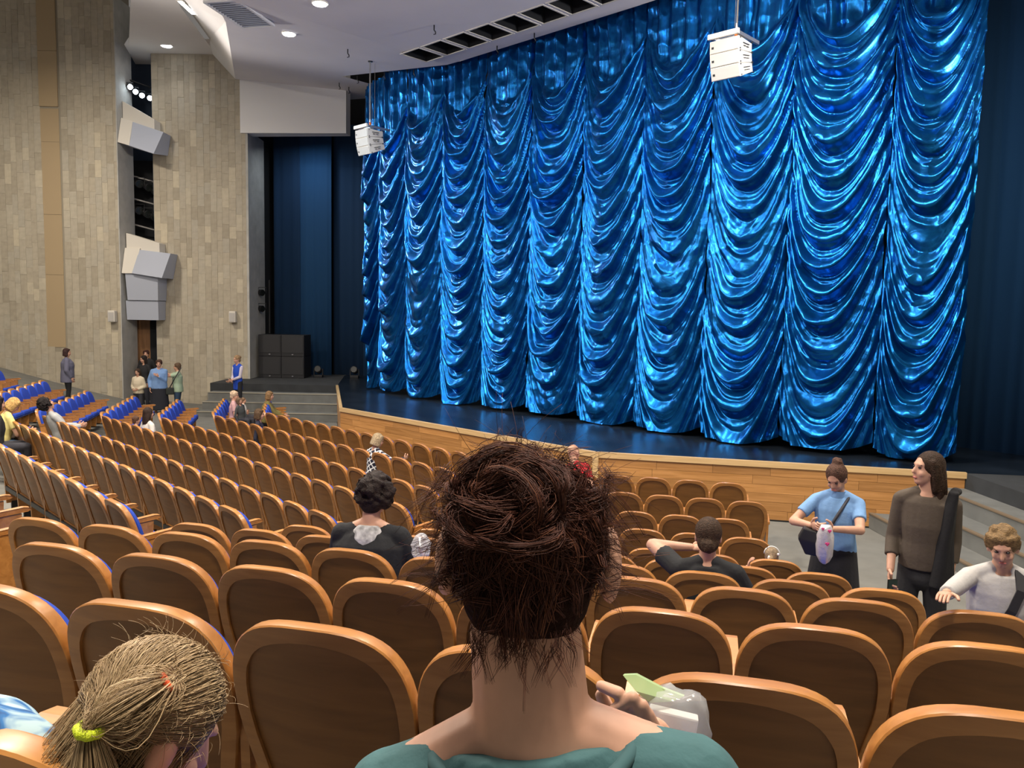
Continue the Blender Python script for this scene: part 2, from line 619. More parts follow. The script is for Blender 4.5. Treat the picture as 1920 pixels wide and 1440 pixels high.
# stone walls: backing plus upright tiles
def tiled_wall(name, label, X0, X1, Y, Z0, Z1, skip=None, tw=0.2, thk=1.0):
    w = struct(MB().box((X0, Y + 0.012, Z0), (X1, Y + thk, Z1)).build(name, M_['grout']), label)
    tiles = []
    x = X0
    while x < X1 - 0.01:
        wd = min(tw * RND.choice((0.85, 1.0, 1.0, 1.1)), X1 - x)
        if X1 - x - wd < 0.08:
            wd = X1 - x
        z = Z0 - RND.uniform(0, 0.5)
        while z < Z1:
            h = RND.choice((0.38, 0.45, 0.52, 0.62))
            a, b = max(z, Z0), min(z + h, Z1)
            if b - a > 0.05 and not (skip and skip(x + wd / 2, (a + b) / 2)):
                tiles.append((x, wd, a, b - a))
            z += h
        x += wd
    # those furthest inside the picture stay single pieces
    def seen(t):
        p = Vector((t[0] + t[1] / 2, Y, t[2] + t[3] / 2 - CZ))
        return -(abs(p.x / p.y + 0.45) * 0.8 + abs(p.z / p.y - 0.15)) + t[1] * t[3] * 0.3
    tiles.sort(key=seen, reverse=True)
    cache = {}
    for t in tiles[:300]:
        k = (round(t[1], 2), round(t[3], 2))
        if k not in cache:
            cache[k] = MB().box((0.002, 0, 0.002), (k[0] - 0.002, 0.02, k[1] - 0.002)).mesh('stone_tile')
        o = link('stone_tile', cache[k], M_['stone'], w)
        o.location = (t[0], Y + RND.uniform(-0.006, 0.004), t[2])
    if len(tiles) > 300:
        mb = MB()
        for t in tiles[300:]:
            dy = RND.uniform(-0.006, 0.004)
            mb.box((t[0] + 0.002, Y + dy, t[2] + 0.002), (t[0] + t[1] - 0.002, Y + 0.02 + dy, t[2] + t[3] - 0.002))
        o = mb.build('stone_tiles', M_['stone_i'], w)
        o['kind'] = 'stuff'
    return w


XS0, XS1 = -14.62, -14.05   # tan strip on the near wall
W1Y, W2Y = 24.6, 25.4
wall1 = tiled_wall('wall_left', 'beige stone-tiled side wall with a tan fabric strip', -18.6, -12.3, W1Y, 0.0, 13.0,
                   skip=lambda x, z: XS0 - 0.02 < x < XS1 + 0.02 and z > 1.85)
for i, (za, zb) in enumerate(((1.9, 4.15), (4.16, 6.0), (6.01, 8.2), (8.21, 9.2), (9.26, 10.9), (10.91, 12.6))):
    MB().box((XS0, W1Y - (0.0 if i < 4 else 0.03), za), (XS1, W1Y + 0.02, zb)).build('fabric_panel', M_['tan_fabric'], wall1)
# return of the near wall (grey end face) and the second wall
MB().box((-12.3, W1Y - 0.005, 0), (-12.27, W1Y + 1.0, 12.6)).build('wall_end_face', M_['stone_grey'], wall1)
wall2 = tiled_wall('wall_front_left', 'beige stone-tiled wall between the lighting slot and stage alcove', -11.55, -8.6, W2Y, 0.0, 11.15)
MB().box((-8.6, W2Y - 0.004, 0), (-8.53, W2Y + 1.6, 8.85)).build('wall_end_face', M_['stone_grey'], wall2)

# slot between the walls
slot = struct(MB().box((-14.2, 26.55, 0), (-11.4, 26.7, 12.6)).build('wall_slot', M_['niche_blue']), 'dark lighting slot between the two stone walls')
MB().box((-11.58, W2Y + 0.05, 0), (-11.5, 26.6, 12)).build('slot_side', M_['niche_blue'], slot)
dr = struct(MB().box((-12.6, 25.75, 0.0), (-11.9, 25.8, 2.95)).build('door_1', M_['door_wood']), 'brown wooden doorway under the white side boxes')
MB().box((-11.9, 25.7, 0.0), (-11.5, 25.75, 2.75)).build('doorway_dark', M_['dark'], dr)  # black sheet standing in for the darkness of the recess


def lighting_box(label, zs, tilt):
    """white parapet with a grey acoustic panel box leaning out of it"""
    t = thing('lighting_balcony', label, 'balcony', (-12.26, W1Y + 0.35, zs[0]), group='white boxes in the lighting slot')
    H = zs[1] - zs[0]
    MB().box((0, 0.05, H - 0.72), (0.98, 1.3, H)).build('parapet', M_['box_white'], t)
    return t


def prism_y(poly, y0, y1):
    """polygon in X/Z pushed along Y"""
    n = len(poly)
    vs = [(p[0], y0, p[1]) for p in poly] + [(p[0], y1, p[1]) for p in poly]
    fs = [tuple(range(n)), tuple(range(2 * n - 1, n - 1, -1))] + [(i, n + i, n + (i + 1) % n, (i + 1) % n) for i in range(n)]
    return MB().add(vs, fs)


b1 = thing('lighting_balcony', 'white slanted box high in the wall slot under the lit lamps', 'balcony', (-12.26, 24.9, 7.9), group='boxes in the wall slot')
MB().add([(0.0, .05, 1.0), (0.98, .05, .72), (0.98, .47, .72), (0.0, .47, 1.0), (0, .05, 1.66), (.98, .05, 1.12), (.98, .47, 1.12), (0, .47, 1.66)], [(3, 2, 1, 0), (4, 5, 6, 7), (0, 1, 5, 4), (1, 2, 6, 5), (2, 3, 7, 6), (3, 0, 4, 7)]).build('parapet', M_['box_white'], b1)
MB().add([(0, -.3, .35), (1.12, -.35, 0), (1.2, .47, .1), (0, .47, .35), (0, -.05, 1.12), (1.3, -.05, .72), (1.3, .47, .72), (0, .47, 1.12)], [(3, 2, 1, 0), (4, 5, 6, 7), (0, 1, 5, 4), (1, 2, 6, 5), (2, 3, 7, 6), (3, 0, 4, 7)]).build('acoustic_panel', M_['box_grey'], b1)
MB().add([(0, -.31, .34), (.36, -.325, .24), (.36, -.06, 1.02), (0, -.06, 1.13), (0, -.2, .34), (.36, -.2, .24), (.36, .05, 1.02), (0, .05, 1.13)], [(0, 1, 2, 3), (7, 6, 5, 4), (0, 4, 5, 1), (1, 5, 6, 2), (2, 6, 7, 3), (3, 7, 4, 0)]).build('cheek', M_['box_white'], b1)
b2 = thing('lighting_balcony', 'white stepped boxes above the doorway in the wall slot', 'balcony', (-12.26, 24.9, 2.8), group='boxes in the wall slot')
MB().add([(0.02, .05, 2.1), (1.06, .05, 2.05), (1.06, .47, 2.05), (0.02, .47, 2.1), (0.02, .05, 2.72), (1.06, .05, 2.42), (1.06, .47, 2.42), (0.02, .47, 2.72)], [(3, 2, 1, 0), (4, 5, 6, 7), (0, 1, 5, 4), (1, 2, 6, 5), (2, 3, 7, 6), (3, 0, 4, 7)]).build('parapet', M_['box_white'], b2)
MB().add([(.34, -.3, 1.45), (1.3, -.36, 1.32), (1.3, .47, 1.32), (.34, .47, 1.45), (.46, -.02, 2.2), (1.45, -.05, 2.1), (1.45, .47, 2.1), (.46, .47, 2.2)], [(3, 2, 1, 0), (4, 5, 6, 7), (0, 1, 5, 4), (1, 2, 6, 5), (2, 3, 7, 6), (3, 0, 4, 7)]).build('acoustic_panel', M_['box_grey'], b2)
MB().add([(.0, -.25, 1.45), (.36, -.25, 1.45), (.36, .47, 1.45), (.0, .47, 1.45), (.0, -.02, 2.25), (.48, -.02, 2.25), (.48, .47, 2.2), (.0, .47, 2.2)], [(3, 2, 1, 0), (4, 5, 6, 7), (0, 1, 5, 4), (1, 2, 6, 5), (2, 3, 7, 6), (3, 0, 4, 7)]).build('cheek', M_['box_white'], b2)
MB().add([(.1, -.12, .62), (1.06, -.12, .62), (1.06, .47, .62), (.1, .47, .62), (.08, -.2, 1.45), (1.1, -.2, 1.4), (1.1, .47, 1.4), (.08, .47, 1.45)], [(3, 2, 1, 0), (4, 5, 6, 7), (0, 1, 5, 4), (1, 2, 6, 5), (2, 3, 7, 6), (3, 0, 4, 7)]).build('middle_panel', M_['box_grey'], b2)
MB().add([(.02, -.02, .0), (1.02, -.02, .0), (1.02, .47, .0), (.02, .47, .0), (.02, -.08, .6), (1.04, -.08, .6), (1.04, .47, .6), (.02, .47, .6)], [(3, 2, 1, 0), (4, 5, 6, 7), (0, 1, 5, 4), (1, 2, 6, 5), (2, 3, 7, 6), (3, 0, 4, 7)]).build('lower_panel', M_['box_grey'], b2)

# spotlights in the slot
def spotlight(label, loc, aim, lit=True, r=0.1, group=None):
    t = thing('spotlight', label, 'spotlight', loc, group=group)
    d = (Vector(aim) - Vector(loc)).normalized()
    MB().caps(-d * 0.28, r * 0.75, Vector((0, 0, 0)), r, 12, True, True).build('housing', M_['black_metal'], t)
    MB().caps(d * 0.0, r * 0.9, d * 0.02, r * 0.9, 12, True, True).build('lens', M_['lamp'] if lit else M_['phone'], t)
    MB().tube([(-r * 1.15, 0, 0), (-r * 1.15, 0, r * 1.6), (r * 1.15, 0, r * 1.6), (r * 1.15, 0, 0)], 0.012).build('yoke', M_['black_metal'], t)
    return t


for i, (px, py) in enumerate(((244, 163), (254, 172), (266, 179), (281, 184))):
    P = at_depth(px, py, 25.25 + 0.12 * i)
    spotlight('lit spotlight in the wall slot, %s from the left' % ['first', 'second', 'third', 'fourth'][i], P, (0.5, 12, 3.2), True, 0.085, 'lit spotlights in the wall slot')
rail = tag(MB().tube([at_depth(243, 150, 25.5), at_depth(294, 168, 25.9)], 0.025).build('pipe', M_['black_metal']), 'dark lamp pipe above the lit spotlights', 'pipe')
for i, (px, py) in enumerate(((262, 345), (280, 352), (295, 362), (262, 395), (278, 402), (292, 408))):
    P = at_depth(px, py, 25.7)
    spotlight('unlit black spotlight in the dark niche, %s of the %s rack' % (['left', 'middle', 'right'][i % 3], ['upper', 'lower'][i // 3]), P, (0, 14, 3), False, 0.13, 'unlit spotlights in the dark niche')
for i, py in enumerate((330, 372, 420)):
    tag(MB().tube([at_depth(248, py, 25.75), at_depth(300, py + 14, 25.95)], 0.03).build('pipe', M_['cable']), 'grey pipe of the lamp rack, %s of three' % ['topmost', 'middle', 'lowest'][i], 'pipe')
struct(MB().box((-13.6, 26.3, 5.3), (-11.5, 26.4, 8.0)).build('wall_niche', M_['dark']), 'black back of the lamp niche')

# stage alcoves left and right: drapes, fascia
def drape(p, q, z0, z1, m, folds, depth, name, label, flip=1):
    n = folds * 8
    mb = MB()
    d = q - p
    nr = Vector((d.y, -d.x)).normalized()
    for k in range(2):
        for i in range(n + 1):
            w = p + d * (i / n) + nr * depth * math.sin(2 * math.pi * i / 8) * (0.6 + 0.4 * math.sin(i * 0.37))
            mb.v.append((w.x, w.y, z0 if k == 0 else z1))
    for i in range(n):
        mb.f.append((i, i + 1, n + 2 + i, n + 1 + i))
    o = mb.build(name, m, smooth=True)
    md = o.modifiers.new('t', 'SOLIDIFY')
    md.thickness = 0.02
    return tag(o, label, 'drape', 'dark blue stage drapes')


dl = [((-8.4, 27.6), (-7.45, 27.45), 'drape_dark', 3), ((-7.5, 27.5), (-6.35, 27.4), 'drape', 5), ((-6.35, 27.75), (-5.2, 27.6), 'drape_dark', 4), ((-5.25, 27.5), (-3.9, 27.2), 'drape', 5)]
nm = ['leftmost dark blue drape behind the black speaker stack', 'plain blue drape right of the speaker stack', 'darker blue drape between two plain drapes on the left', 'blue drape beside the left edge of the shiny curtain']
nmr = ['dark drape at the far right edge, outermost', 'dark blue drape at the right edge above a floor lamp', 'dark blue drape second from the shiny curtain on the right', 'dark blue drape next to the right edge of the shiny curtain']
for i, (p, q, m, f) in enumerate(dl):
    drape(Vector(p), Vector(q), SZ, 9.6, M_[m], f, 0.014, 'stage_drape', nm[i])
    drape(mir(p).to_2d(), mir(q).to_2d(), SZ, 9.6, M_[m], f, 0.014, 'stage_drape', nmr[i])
for s in (0, 1):
    q = [Vector((-9.3, 28.3)), Vector((-2.5, 28.0)), Vector((-2.5, 28.2)), Vector((-9.3, 28.5))]
    r_ = [Vector((-8.75, 25.5)), Vector((-8.6, 25.5)), Vector((-8.6, 28.4)), Vector((-8.75, 28.4))]
    if s:
        q, r_ = [mir(p).to_2d() for p in q], [mir(p).to_2d() for p in r_]
    struct(MB().prism([(p.x, p.y) for p in q], 0, 12).build('wall_alcove', M_['dark']), 'dark back of a stage alcove')
    struct(MB().prism([(p.x, p.y) for p in r_], 0, 12).build('wall_alcove_side', M_['dark']), 'dark side of a stage alcove')
for (b0, b1, m, lb) in ((7.4, 8.9, 'drape', 'blue drape right behind the right edge of the shiny curtain'), (8.9, 10.0, 'drape_dark', 'dark drape strip right of the shiny curtain, inner one'), (10.0, 11.6, 'drape', 'blue drape at the right picture border behind a floor lamp')):
    drape(AB(5.7, b0).to_2d(), AB(5.6, b1).to_2d(), SZ, 10.5, M_[m], 6, 0.014, 'stage_drape', lb)
# white fascia above the left alcove and its mirror
fas = [Vector((-8.75, 25.35)), Vector((-5.35, 25.1)), Vector((-5.3, 25.5)), Vector((-8.75, 25.9))]
struct(MB().prism([(p.x, p.y) for p in fas], 8.75, 10.9).build('trim_3', M_['white_panel']), 'white fascia panel above the dark blue alcove')
fasm = [mir(p) for p in fas]
struct(MB().prism([(p.x, p.y) for p in fasm], 8.75, 10.9).build('trim_4', M_['white_panel']), 'white fascia above the right alcove')
# black masking behind the shiny curtain
struct(MB().prism([(p.x, p.y) for p in (AB(6.2, -11, 0), AB(6.2, 11, 0), AB(6.4, 11, 0), AB(6.4, -11, 0))], SZ, 12).build('wall_stage_back', M_['dark']), 'black masking behind the curtain')


# ceiling
def zmain(b):
    return 9.2 + 0.13 * max(0.0, abs(b) - 3.0)


mb = MB()
B_ED = [(-8.9, 25.4), (-6.43, 17.78), (-6.06, 16.1), (-4.9, 10.0), (-4.3, 6.0)]
OPB, OPW, OPN, OPA0, OPA1, EDGE = -3.25, 0.755, 9, 1.25, 1.98, 2.5


def cv(a, b, dz=0.0):
    return AB(a, b, zmain(b) + dz)


def quad(a0, b0, a1, b1, dz=0.0, m=None):
    nb = max(1, int(abs(b1 - b0) / 0.7))
    for i in range(nb):
        c0, c1 = b0 + (b1 - b0) * i / nb, b0 + (b1 - b0) * (i + 1) / nb
        mb.add([cv(a0, c0, dz), cv(a0, c1, dz), cv(a1, c1, dz), cv(a1, c0, dz)], [(3, 2, 1, 0)])


opR = OPB + OPW * OPN
quad(OPA0, -3.8, OPA1, OPB)
quad(OPA0, opR, OPA1, 9.5)
for k in range(OPN - 1):
    quad(OPA0, OPB + OPW * k + 0.62, OPA1, OPB + OPW * (k + 1))
quad(OPA0, opR - OPW + 0.62, OPA1, opR)
quad(OPA1, -3.8, EDGE, 9.5)
quad(-12, -3.8, OPA0, 9.5)
# left part up to the fold line
LB = [to_ab(*p) for p in B_ED]
def fold_b(a):
    pts = sorted(LB)
    return float(np.interp(a, [p[0] for p in pts], [p[1] for p in pts]))
for i in range(30):
    a0 = -6.0 + (2.5 + 6.0) * i / 30
    a1 = -6.0 + (2.5 + 6.0) * (i + 1) / 30
    for j in range(10):
        def bb(a, t):
            f = min(fold_b(a), -3.8)
            return -3.8 + (f + 3.8) * t
        q = [cv(a0, bb(a0, j / 10)), cv(a0, bb(a0, (j + 1) / 10)), cv(a1, bb(a1, (j + 1) / 10)), cv(a1, bb(a1, j / 10))]
        if (q[0] - q[1]).length > 1e-3 or (q[2] - q[3]).length > 1e-3:
            mb.add(q, [(0, 1, 2, 3)])
# strip of ceiling between the curtain edge and the fascia on the left
for i in range(8):
    b0, b1 = -7.6 - 0.62 * i, -7.6 - 0.62 * (i + 1)
    mb.add([cv(2.5, b0), cv(2.5, b1), cv(5.0, b1), cv(5.0, b0)], [(0, 1, 2, 3)])
# lip along the stage edge
for i in range(24):
    b0, b1 = -7.6 + 17.1 * i / 24, -7.6 + 17.1 * (i + 1) / 24
    mb.add([cv(EDGE, b0), cv(EDGE, b1), cv(EDGE, b1, 1.6), cv(EDGE, b0, 1.6)], [(0, 1, 2, 3)])
ceil = struct(mb.build('ceiling', M_['ceiling']), 'pale grey plaster ceiling over the stage front')
# recesses
for k in range(OPN):
    b0 = OPB + OPW * k
    m2 = MB()
    zb, zt = 9.2, 9.75
    c = [AB(OPA0, b0), AB(OPA0, b0 + 0.62), AB(OPA1, b0 + 0.62), AB(OPA1, b0)]
    for i in range(4):
        p, q = c[i], c[(i + 1) % 4]
        m2.add([(p.x, p.y, zb), (q.x, q.y, zb), (q.x, q.y, zt), (p.x, p.y, zt)], [(0, 1, 2, 3)])
    m2.add([(p.x, p.y, zt) for p in c], [(0, 1, 2, 3)])
    rc = m2.build('ceiling_recess', M_['dark'], ceil)
    fr = MB()
    ins = 0.035
    e = [AB(OPA0 - ins, b0 - ins), AB(OPA0 - ins, b0 + 0.62 + ins), AB(OPA1 + ins, b0 + 0.62 + ins), AB(OPA1 + ins, b0 - ins)]
    for i in range(4):
        fr.prism([(c[i].x, c[i].y), (c[(i + 1) % 4].x, c[(i + 1) % 4].y), (e[(i + 1) % 4].x, e[(i + 1) % 4].y), (e[i].x, e[i].y)], 9.185, 9.2)
    fr.build('recess_frame', M_['box_white'], ceil)
    fl = MB().prism([(p.x, p.y) for p in (AB(OPA0 + .2, b0 + .2), AB(OPA0 + .2, b0 + .42), AB(OPA0 + .42, b0 + .42), AB(OPA0 + .42, b0 + .2))], 9.45, 9.7).build('recess_lamp', M_['black_metal'], ceil)
# folded facet and upper soffit on the left
zB = [zmain(to_ab(*p)[1]) for p in B_ED]
S_ED = [(-9.6, 25.4), (-9.15, 23.98), (-8.76, 21.07), (-7.4, 14.0), (-6.5, 8.0)]
m3 = MB()
for i in range(4):
    m3.add([(*B_ED[i], zB[i]), (*B_ED[i + 1], zB[i + 1]), (*S_ED[i + 1], 11.15), (*S_ED[i], 11.15)], [(0, 1, 2, 3)])
struct(m3.build('ceiling_facet', M_['soffit']), 'slanting ceiling facet along the left side')
sof = MB()
sof.add([(*S_ED[0], 11.15), (*S_ED[1], 11.15), (-11.55, 23.98, 11.15), (-12.0, 24.62, 11.15), (-12.6, 26.6, 11.15), (-9.6, 26.6, 11.15)], [(0, 1, 2, 3, 4, 5)])
sof.add([(-9.15, 23.98, 11.15), (-9.15, 23.98, 10.95), (-11.55, 23.98, 10.95), (-11.55, 23.98, 11.15)], [(0, 1, 2, 3)])
sof.add([(-9.15, 23.98, 10.95), (-8.76, 21.07, 10.95), (-7.4, 14, 10.95), (-6.5, 8, 10.95), (-8.0, 8, 10.95), (-9.0, 14, 10.95), (-9.85, 20.6, 10.95), (-11.55, 23.98, 10.95)], [(0, 1, 2, 3, 4, 5, 6), (0, 6, 7)])
sof.add([(-12.3, 24.65, 13.6), (-9.85, 20.6, 13.6), (-9.0, 14, 13.0), (-8.0, 8, 11.0), (-19, 8, 13.6), (-19, 24.65, 13.6)], [(0, 1, 2, 3, 4, 5)])
struct(sof.build('ceiling_soffit', M_['soffit']), 'beige upper ceiling by the stone walls')
# ceiling over the rest of the hall (closes the room above)
struct(MB().add([(-19, -4, 10.2), (11.5, -4, 10.2), (11.5, 9.5, 9.4), (-4.6, 8.5, 9.4), (-6.5, 8, 10.95), (-19, 8, 12.4)], [(0, 1, 2, 3, 4, 5)]).build('ceiling_hall', M_['ceiling']), 'ceiling above the stalls')


def downlight(label, loc, r=0.14, power=60, strip=None):
    t = thing('downlight', label, 'ceiling light', loc, group='ceiling downlights')
    MB().caps((0, 0, -0.025), r * 1.25, (0, 0, 0.0), r * 1.25, 20, True, True).build('rim', M_['box_white'], t)
    MB().caps((0, 0, -0.04), r, (0, 0, -0.026), r, 20, True, True).build('diffuser', M_['lamp_down'], t)
    l = spot('downlight_lamp', (0, 0, -0.06), (0, 0, -1), power, 110, (0.95, 0.96, 1.0), 0.1, 0.8)
    l.parent = t
    return t


downlight('round downlight in the grey ceiling left of the hanging speaker', (-5.16, 18.19, zmain(-4.57)), 0.13)
downlight('round downlight at the top edge of the grey ceiling', (-3.89, 15.86, 9.2), 0.13)
downlight('round downlight in the beige soffit near the stone wall', (-10.7, 24.6, 11.15), 0.15)
sl = thing('strip_light', 'short white strip light at the top left ceiling fold', 'ceiling light', (-8.55, 20.9, 10.93))
MB().box((-0.08, -0.45, -0.03), (0.08, 0.45, 0)).build('housing', M_['box_white'], sl)
MB().box((-0.05, -0.42, -0.04), (0.05, 0.42, -0.03)).build('diffuser', M_['lamp_down'], sl)
# ventilation grille
vt = thing('ceiling_vent', 'dark ventilation grille in the ceiling at top left', 'vent', (-5.75, 16.75, 9.30), R(-12))
vt.scale = (0.8, 0.72, 1)
MB().box((-0.42, -0.95, -0.02), (0.42, 0.95, 0.0)).build('backing', M_['dark'], vt)
f_ = MB()
f_.box((-0.48, -1.0, -0.05), (-0.42, 1.0, 0)).box((0.42, -1.0, -0.05), (0.48, 1.0, 0)).box((-0.42, -1.0, -0.05), (0.42, -0.95, 0)).box((-0.42, 0.95, -0.05), (0.42, 1.0, 0))
f_.build('frame', M_['white_panel'], vt)
sm = MB().box((-0.42, -0.022, -0.045), (0.42, 0.022, -0.025), Matrix.Rotation(R(0), 4, 'X')).mesh('slat')
for i in range(14):
    o = link('slat', sm, M_['box_grey'], vt)
    o.location = (0, -0.88 + i * 0.135, 0)

# far closing walls (outside the picture, keep the hall enclosed on the right)
rw = [mir((-18.6, 24.6)).to_2d(), mir((-8.6, 25.4)).to_2d()]
d = (rw[1] - rw[0])
n_ = Vector((d.y, -d.x)).normalized() * 0.5
struct(MB().prism([(p.x, p.y) for p in (rw[0], rw[1], rw[1] + n_, rw[0] + n_)], 0, 11.2).build('wall_right', M_['stone_grey']), 'stone side wall beyond the right edge of the picture')


# ------------------------------------------------------------------ the shiny curtain
def ca(b):
    return 2.9 + 0.05 * max(0.0, abs(b) - 4.0) ** 2


GATH = [-8.15 + 1.52 * k for k in range(11)] + [8.22]
cur = thing('stage_curtain', 'shiny blue satin stage curtain in swagged columns', 'curtain', (0, 0, 0))


def smooth01(x):
    x = max(0.0, min(1.0, x))
    return x * x * (3 - 2 * x)


def fold(ph):
    """asymmetric hanging fold: soft belly below, sharp lip"""
    f = ph - math.floor(ph)
    if f < 0.72:
        return math.sin(0.5 * math.pi * f / 0.72) ** 1.4
    return math.cos(0.5 * math.pi * (f - 0.72) / 0.28) ** 0.9


NZ = 430
for k in range(len(GATH) - 1):
    g0, g1 = GATH[k], GATH[k + 1]
    NW = 92
    rr = random.Random(100 + k)
    ztop = 9.95 if k > 1 else 9.75
    hem = SZ + 0.03
    vs, fs = [], []
    ox, oy = rr.uniform(0, 100), rr.uniform(0, 100)
    phase0 = rr.uniform(0, 1)
    lam = rr.uniform(0.50, 0.58)
    asym = rr.uniform(-0.22, 0.22)
    swagbot = rr.uniform(-0.02, 0.05)
    for j in range(NZ + 1):
        tz = j / NZ
        z = ztop + (hem - ztop) * tz
        for i in range(NW + 1):
            w = i / NW
            c = 2 * w - 1
            # sag of a fold: steep at the gathers, flat in the middle
            cc = max(-1, min(1, c + asym * (1 - c * c)))
            sag = 1.05 * (1 - abs(cc) ** 2.5) + 0.30 * (1 - cc * cc)
            big = noise.noise((w * 1.3 + ox, z * 0.55, oy))
            med = noise.noise((w * 3.2 + ox, z * 1.7, oy + 9))
            fine = noise.noise((w * 7 + ox, z * 5.0, oy + 31))
            zz = z + sag + 0.20 * big + 0.06 * med
            ph = -zz / lam + phase0 + 0.55 * noise.noise((ox, zz * 0.45, 3.3))
            centre = (1 - c * c)
            edge = 1 - centre
            dom = noise.noise((oy * 0.3, math.floor(ph) * 0.71 + 5.0, ox))
            amp = (0.16 + 0.17 * dom + 0.07 * noise.noise((w * 2.0 + oy, zz * 0.9, ox))) * (0.38 + 0.62 * centre)
            sw = fold(ph) * max(0.03, amp) + 0.30 * max(0.02, amp) * fold(ph * 2 + 0.37 + 0.35 * big) * (0.25 + 0.75 * centre)
            rg = 1 - abs(noise.noise((w * 2.2 + ox, zz * 3.0, oy + 40))) * 2
            rg2 = 1 - abs(noise.noise((w * 4.5 + ox, z * 2.6, oy + 80))) * 2
            pl = 0.055 * rg * centre + 0.028 * rg2 * (0.3 + 0.7 * centre)
            # upright pleats at the very top, before the swags take over
            topm = 1 - smooth01((8.95 - 0.80 * centre + 0.12 * big - z) / 0.30)
            upr = 0.075 * math.sin(w * 2 * math.pi * 5.0 + 3.0 * big + k) * (0.6 + 0.4 * math.cos(w * 17 + k * 2)) + 0.03 * rg2
            belly = 0.13 * centre ** 0.7 + 0.02 * edge ** 3 * math.sin(w * 2 * math.pi * 13 + 4 * big)
            crink = 0.006 * noise.noise((w * 9 + ox, z * 9, oy + 60)) + 0.02 * med
            depth = belly + (sw + pl) * (1 - topm) + upr * topm + crink
            taper = 0.0
            if k == 0:
                taper = 0.55 * tz ** 1.3 * (1 - w)
            b = g0 + (g1 - g0) * w + taper + 0.035 * noise.noise((z * 0.8, k * 3.1 + w * 2, 1.7))
            # hem: scalloped columns lying on the stage
            zh = z
            if tz > 0.90:
                lift = (0.16 * abs(c) ** 3 + swagbot) * smooth01((tz - 0.90) / 0.10)
                zh = z + lift
            P = AB(ca(b) - depth, b, zh)
            vs.append((P.x, P.y, P.z))
    for j in range(NZ):
        for i in range(NW):
            a = j * (NW + 1) + i
            fs.append((a, a + NW + 1, a + NW + 2, a + 1))
    me = bpy.data.meshes.new('curtain_column')
    me.from_pydata(vs, [], fs)
    me.update()
    link('curtain_column', me, M_['curtain'], cur, True)


# ------------------------------------------------------------------ theatre seats
def outline(w, h, rc, arch, n=7):
    """half outline from bottom centre-right up to the top centre: list of (x, h)"""
    pts = [(w * 0.40, 0.0), (w * 0.445, h * 0.2), (w * 0.482, h * 0.36)]
    a_, h0, e = w * 0.5, h * 0.5, 2 / 3.0
    for i in range(14):
        t = R(90 * i / 13)
        pts.append((a_ * max(0.0, math.cos(t)) ** e if i < 13 else 0.0, h0 + (h - h0) * math.sin(t) ** e))
    return pts


def full(half):
    left = [(-x, y) for x, y in half[:-1]]
    return half + left[::-1]


BH = 0.60           # height of the back shell
LEAN = 0.16         # how far the top leans behind the bottom


def back_pt(x, h, off):
    """point on the curved, leaning back; off = distance in front of the rear face"""
    t = h / BH
    y = 0.155 * (1 - t) - 0.03 * math.cos(min(1.0, abs(x) / 0.26) * math.pi / 2) + off
    return (x, y + 0.02, SEAT_H - BH * 0.985 + h * 0.985)


OUT = full(outline(0.515, BH, 0.165, 0.045))
nO = len(OUT)


def inner(p, m):
    x, h = p
    return x, h


def inner_outline():
    half = []
    for x, h in OUT[:len(OUT) // 2 + 1]:
        hh = 0.05 + h * 0.835
        if h > 0.5:
            hh += 0.0035 * math.cos(min(1.0, x / 0.13) * math.pi)
        half.append((x * 0.83, hh))
    return full(half)


INN = inner_outline()


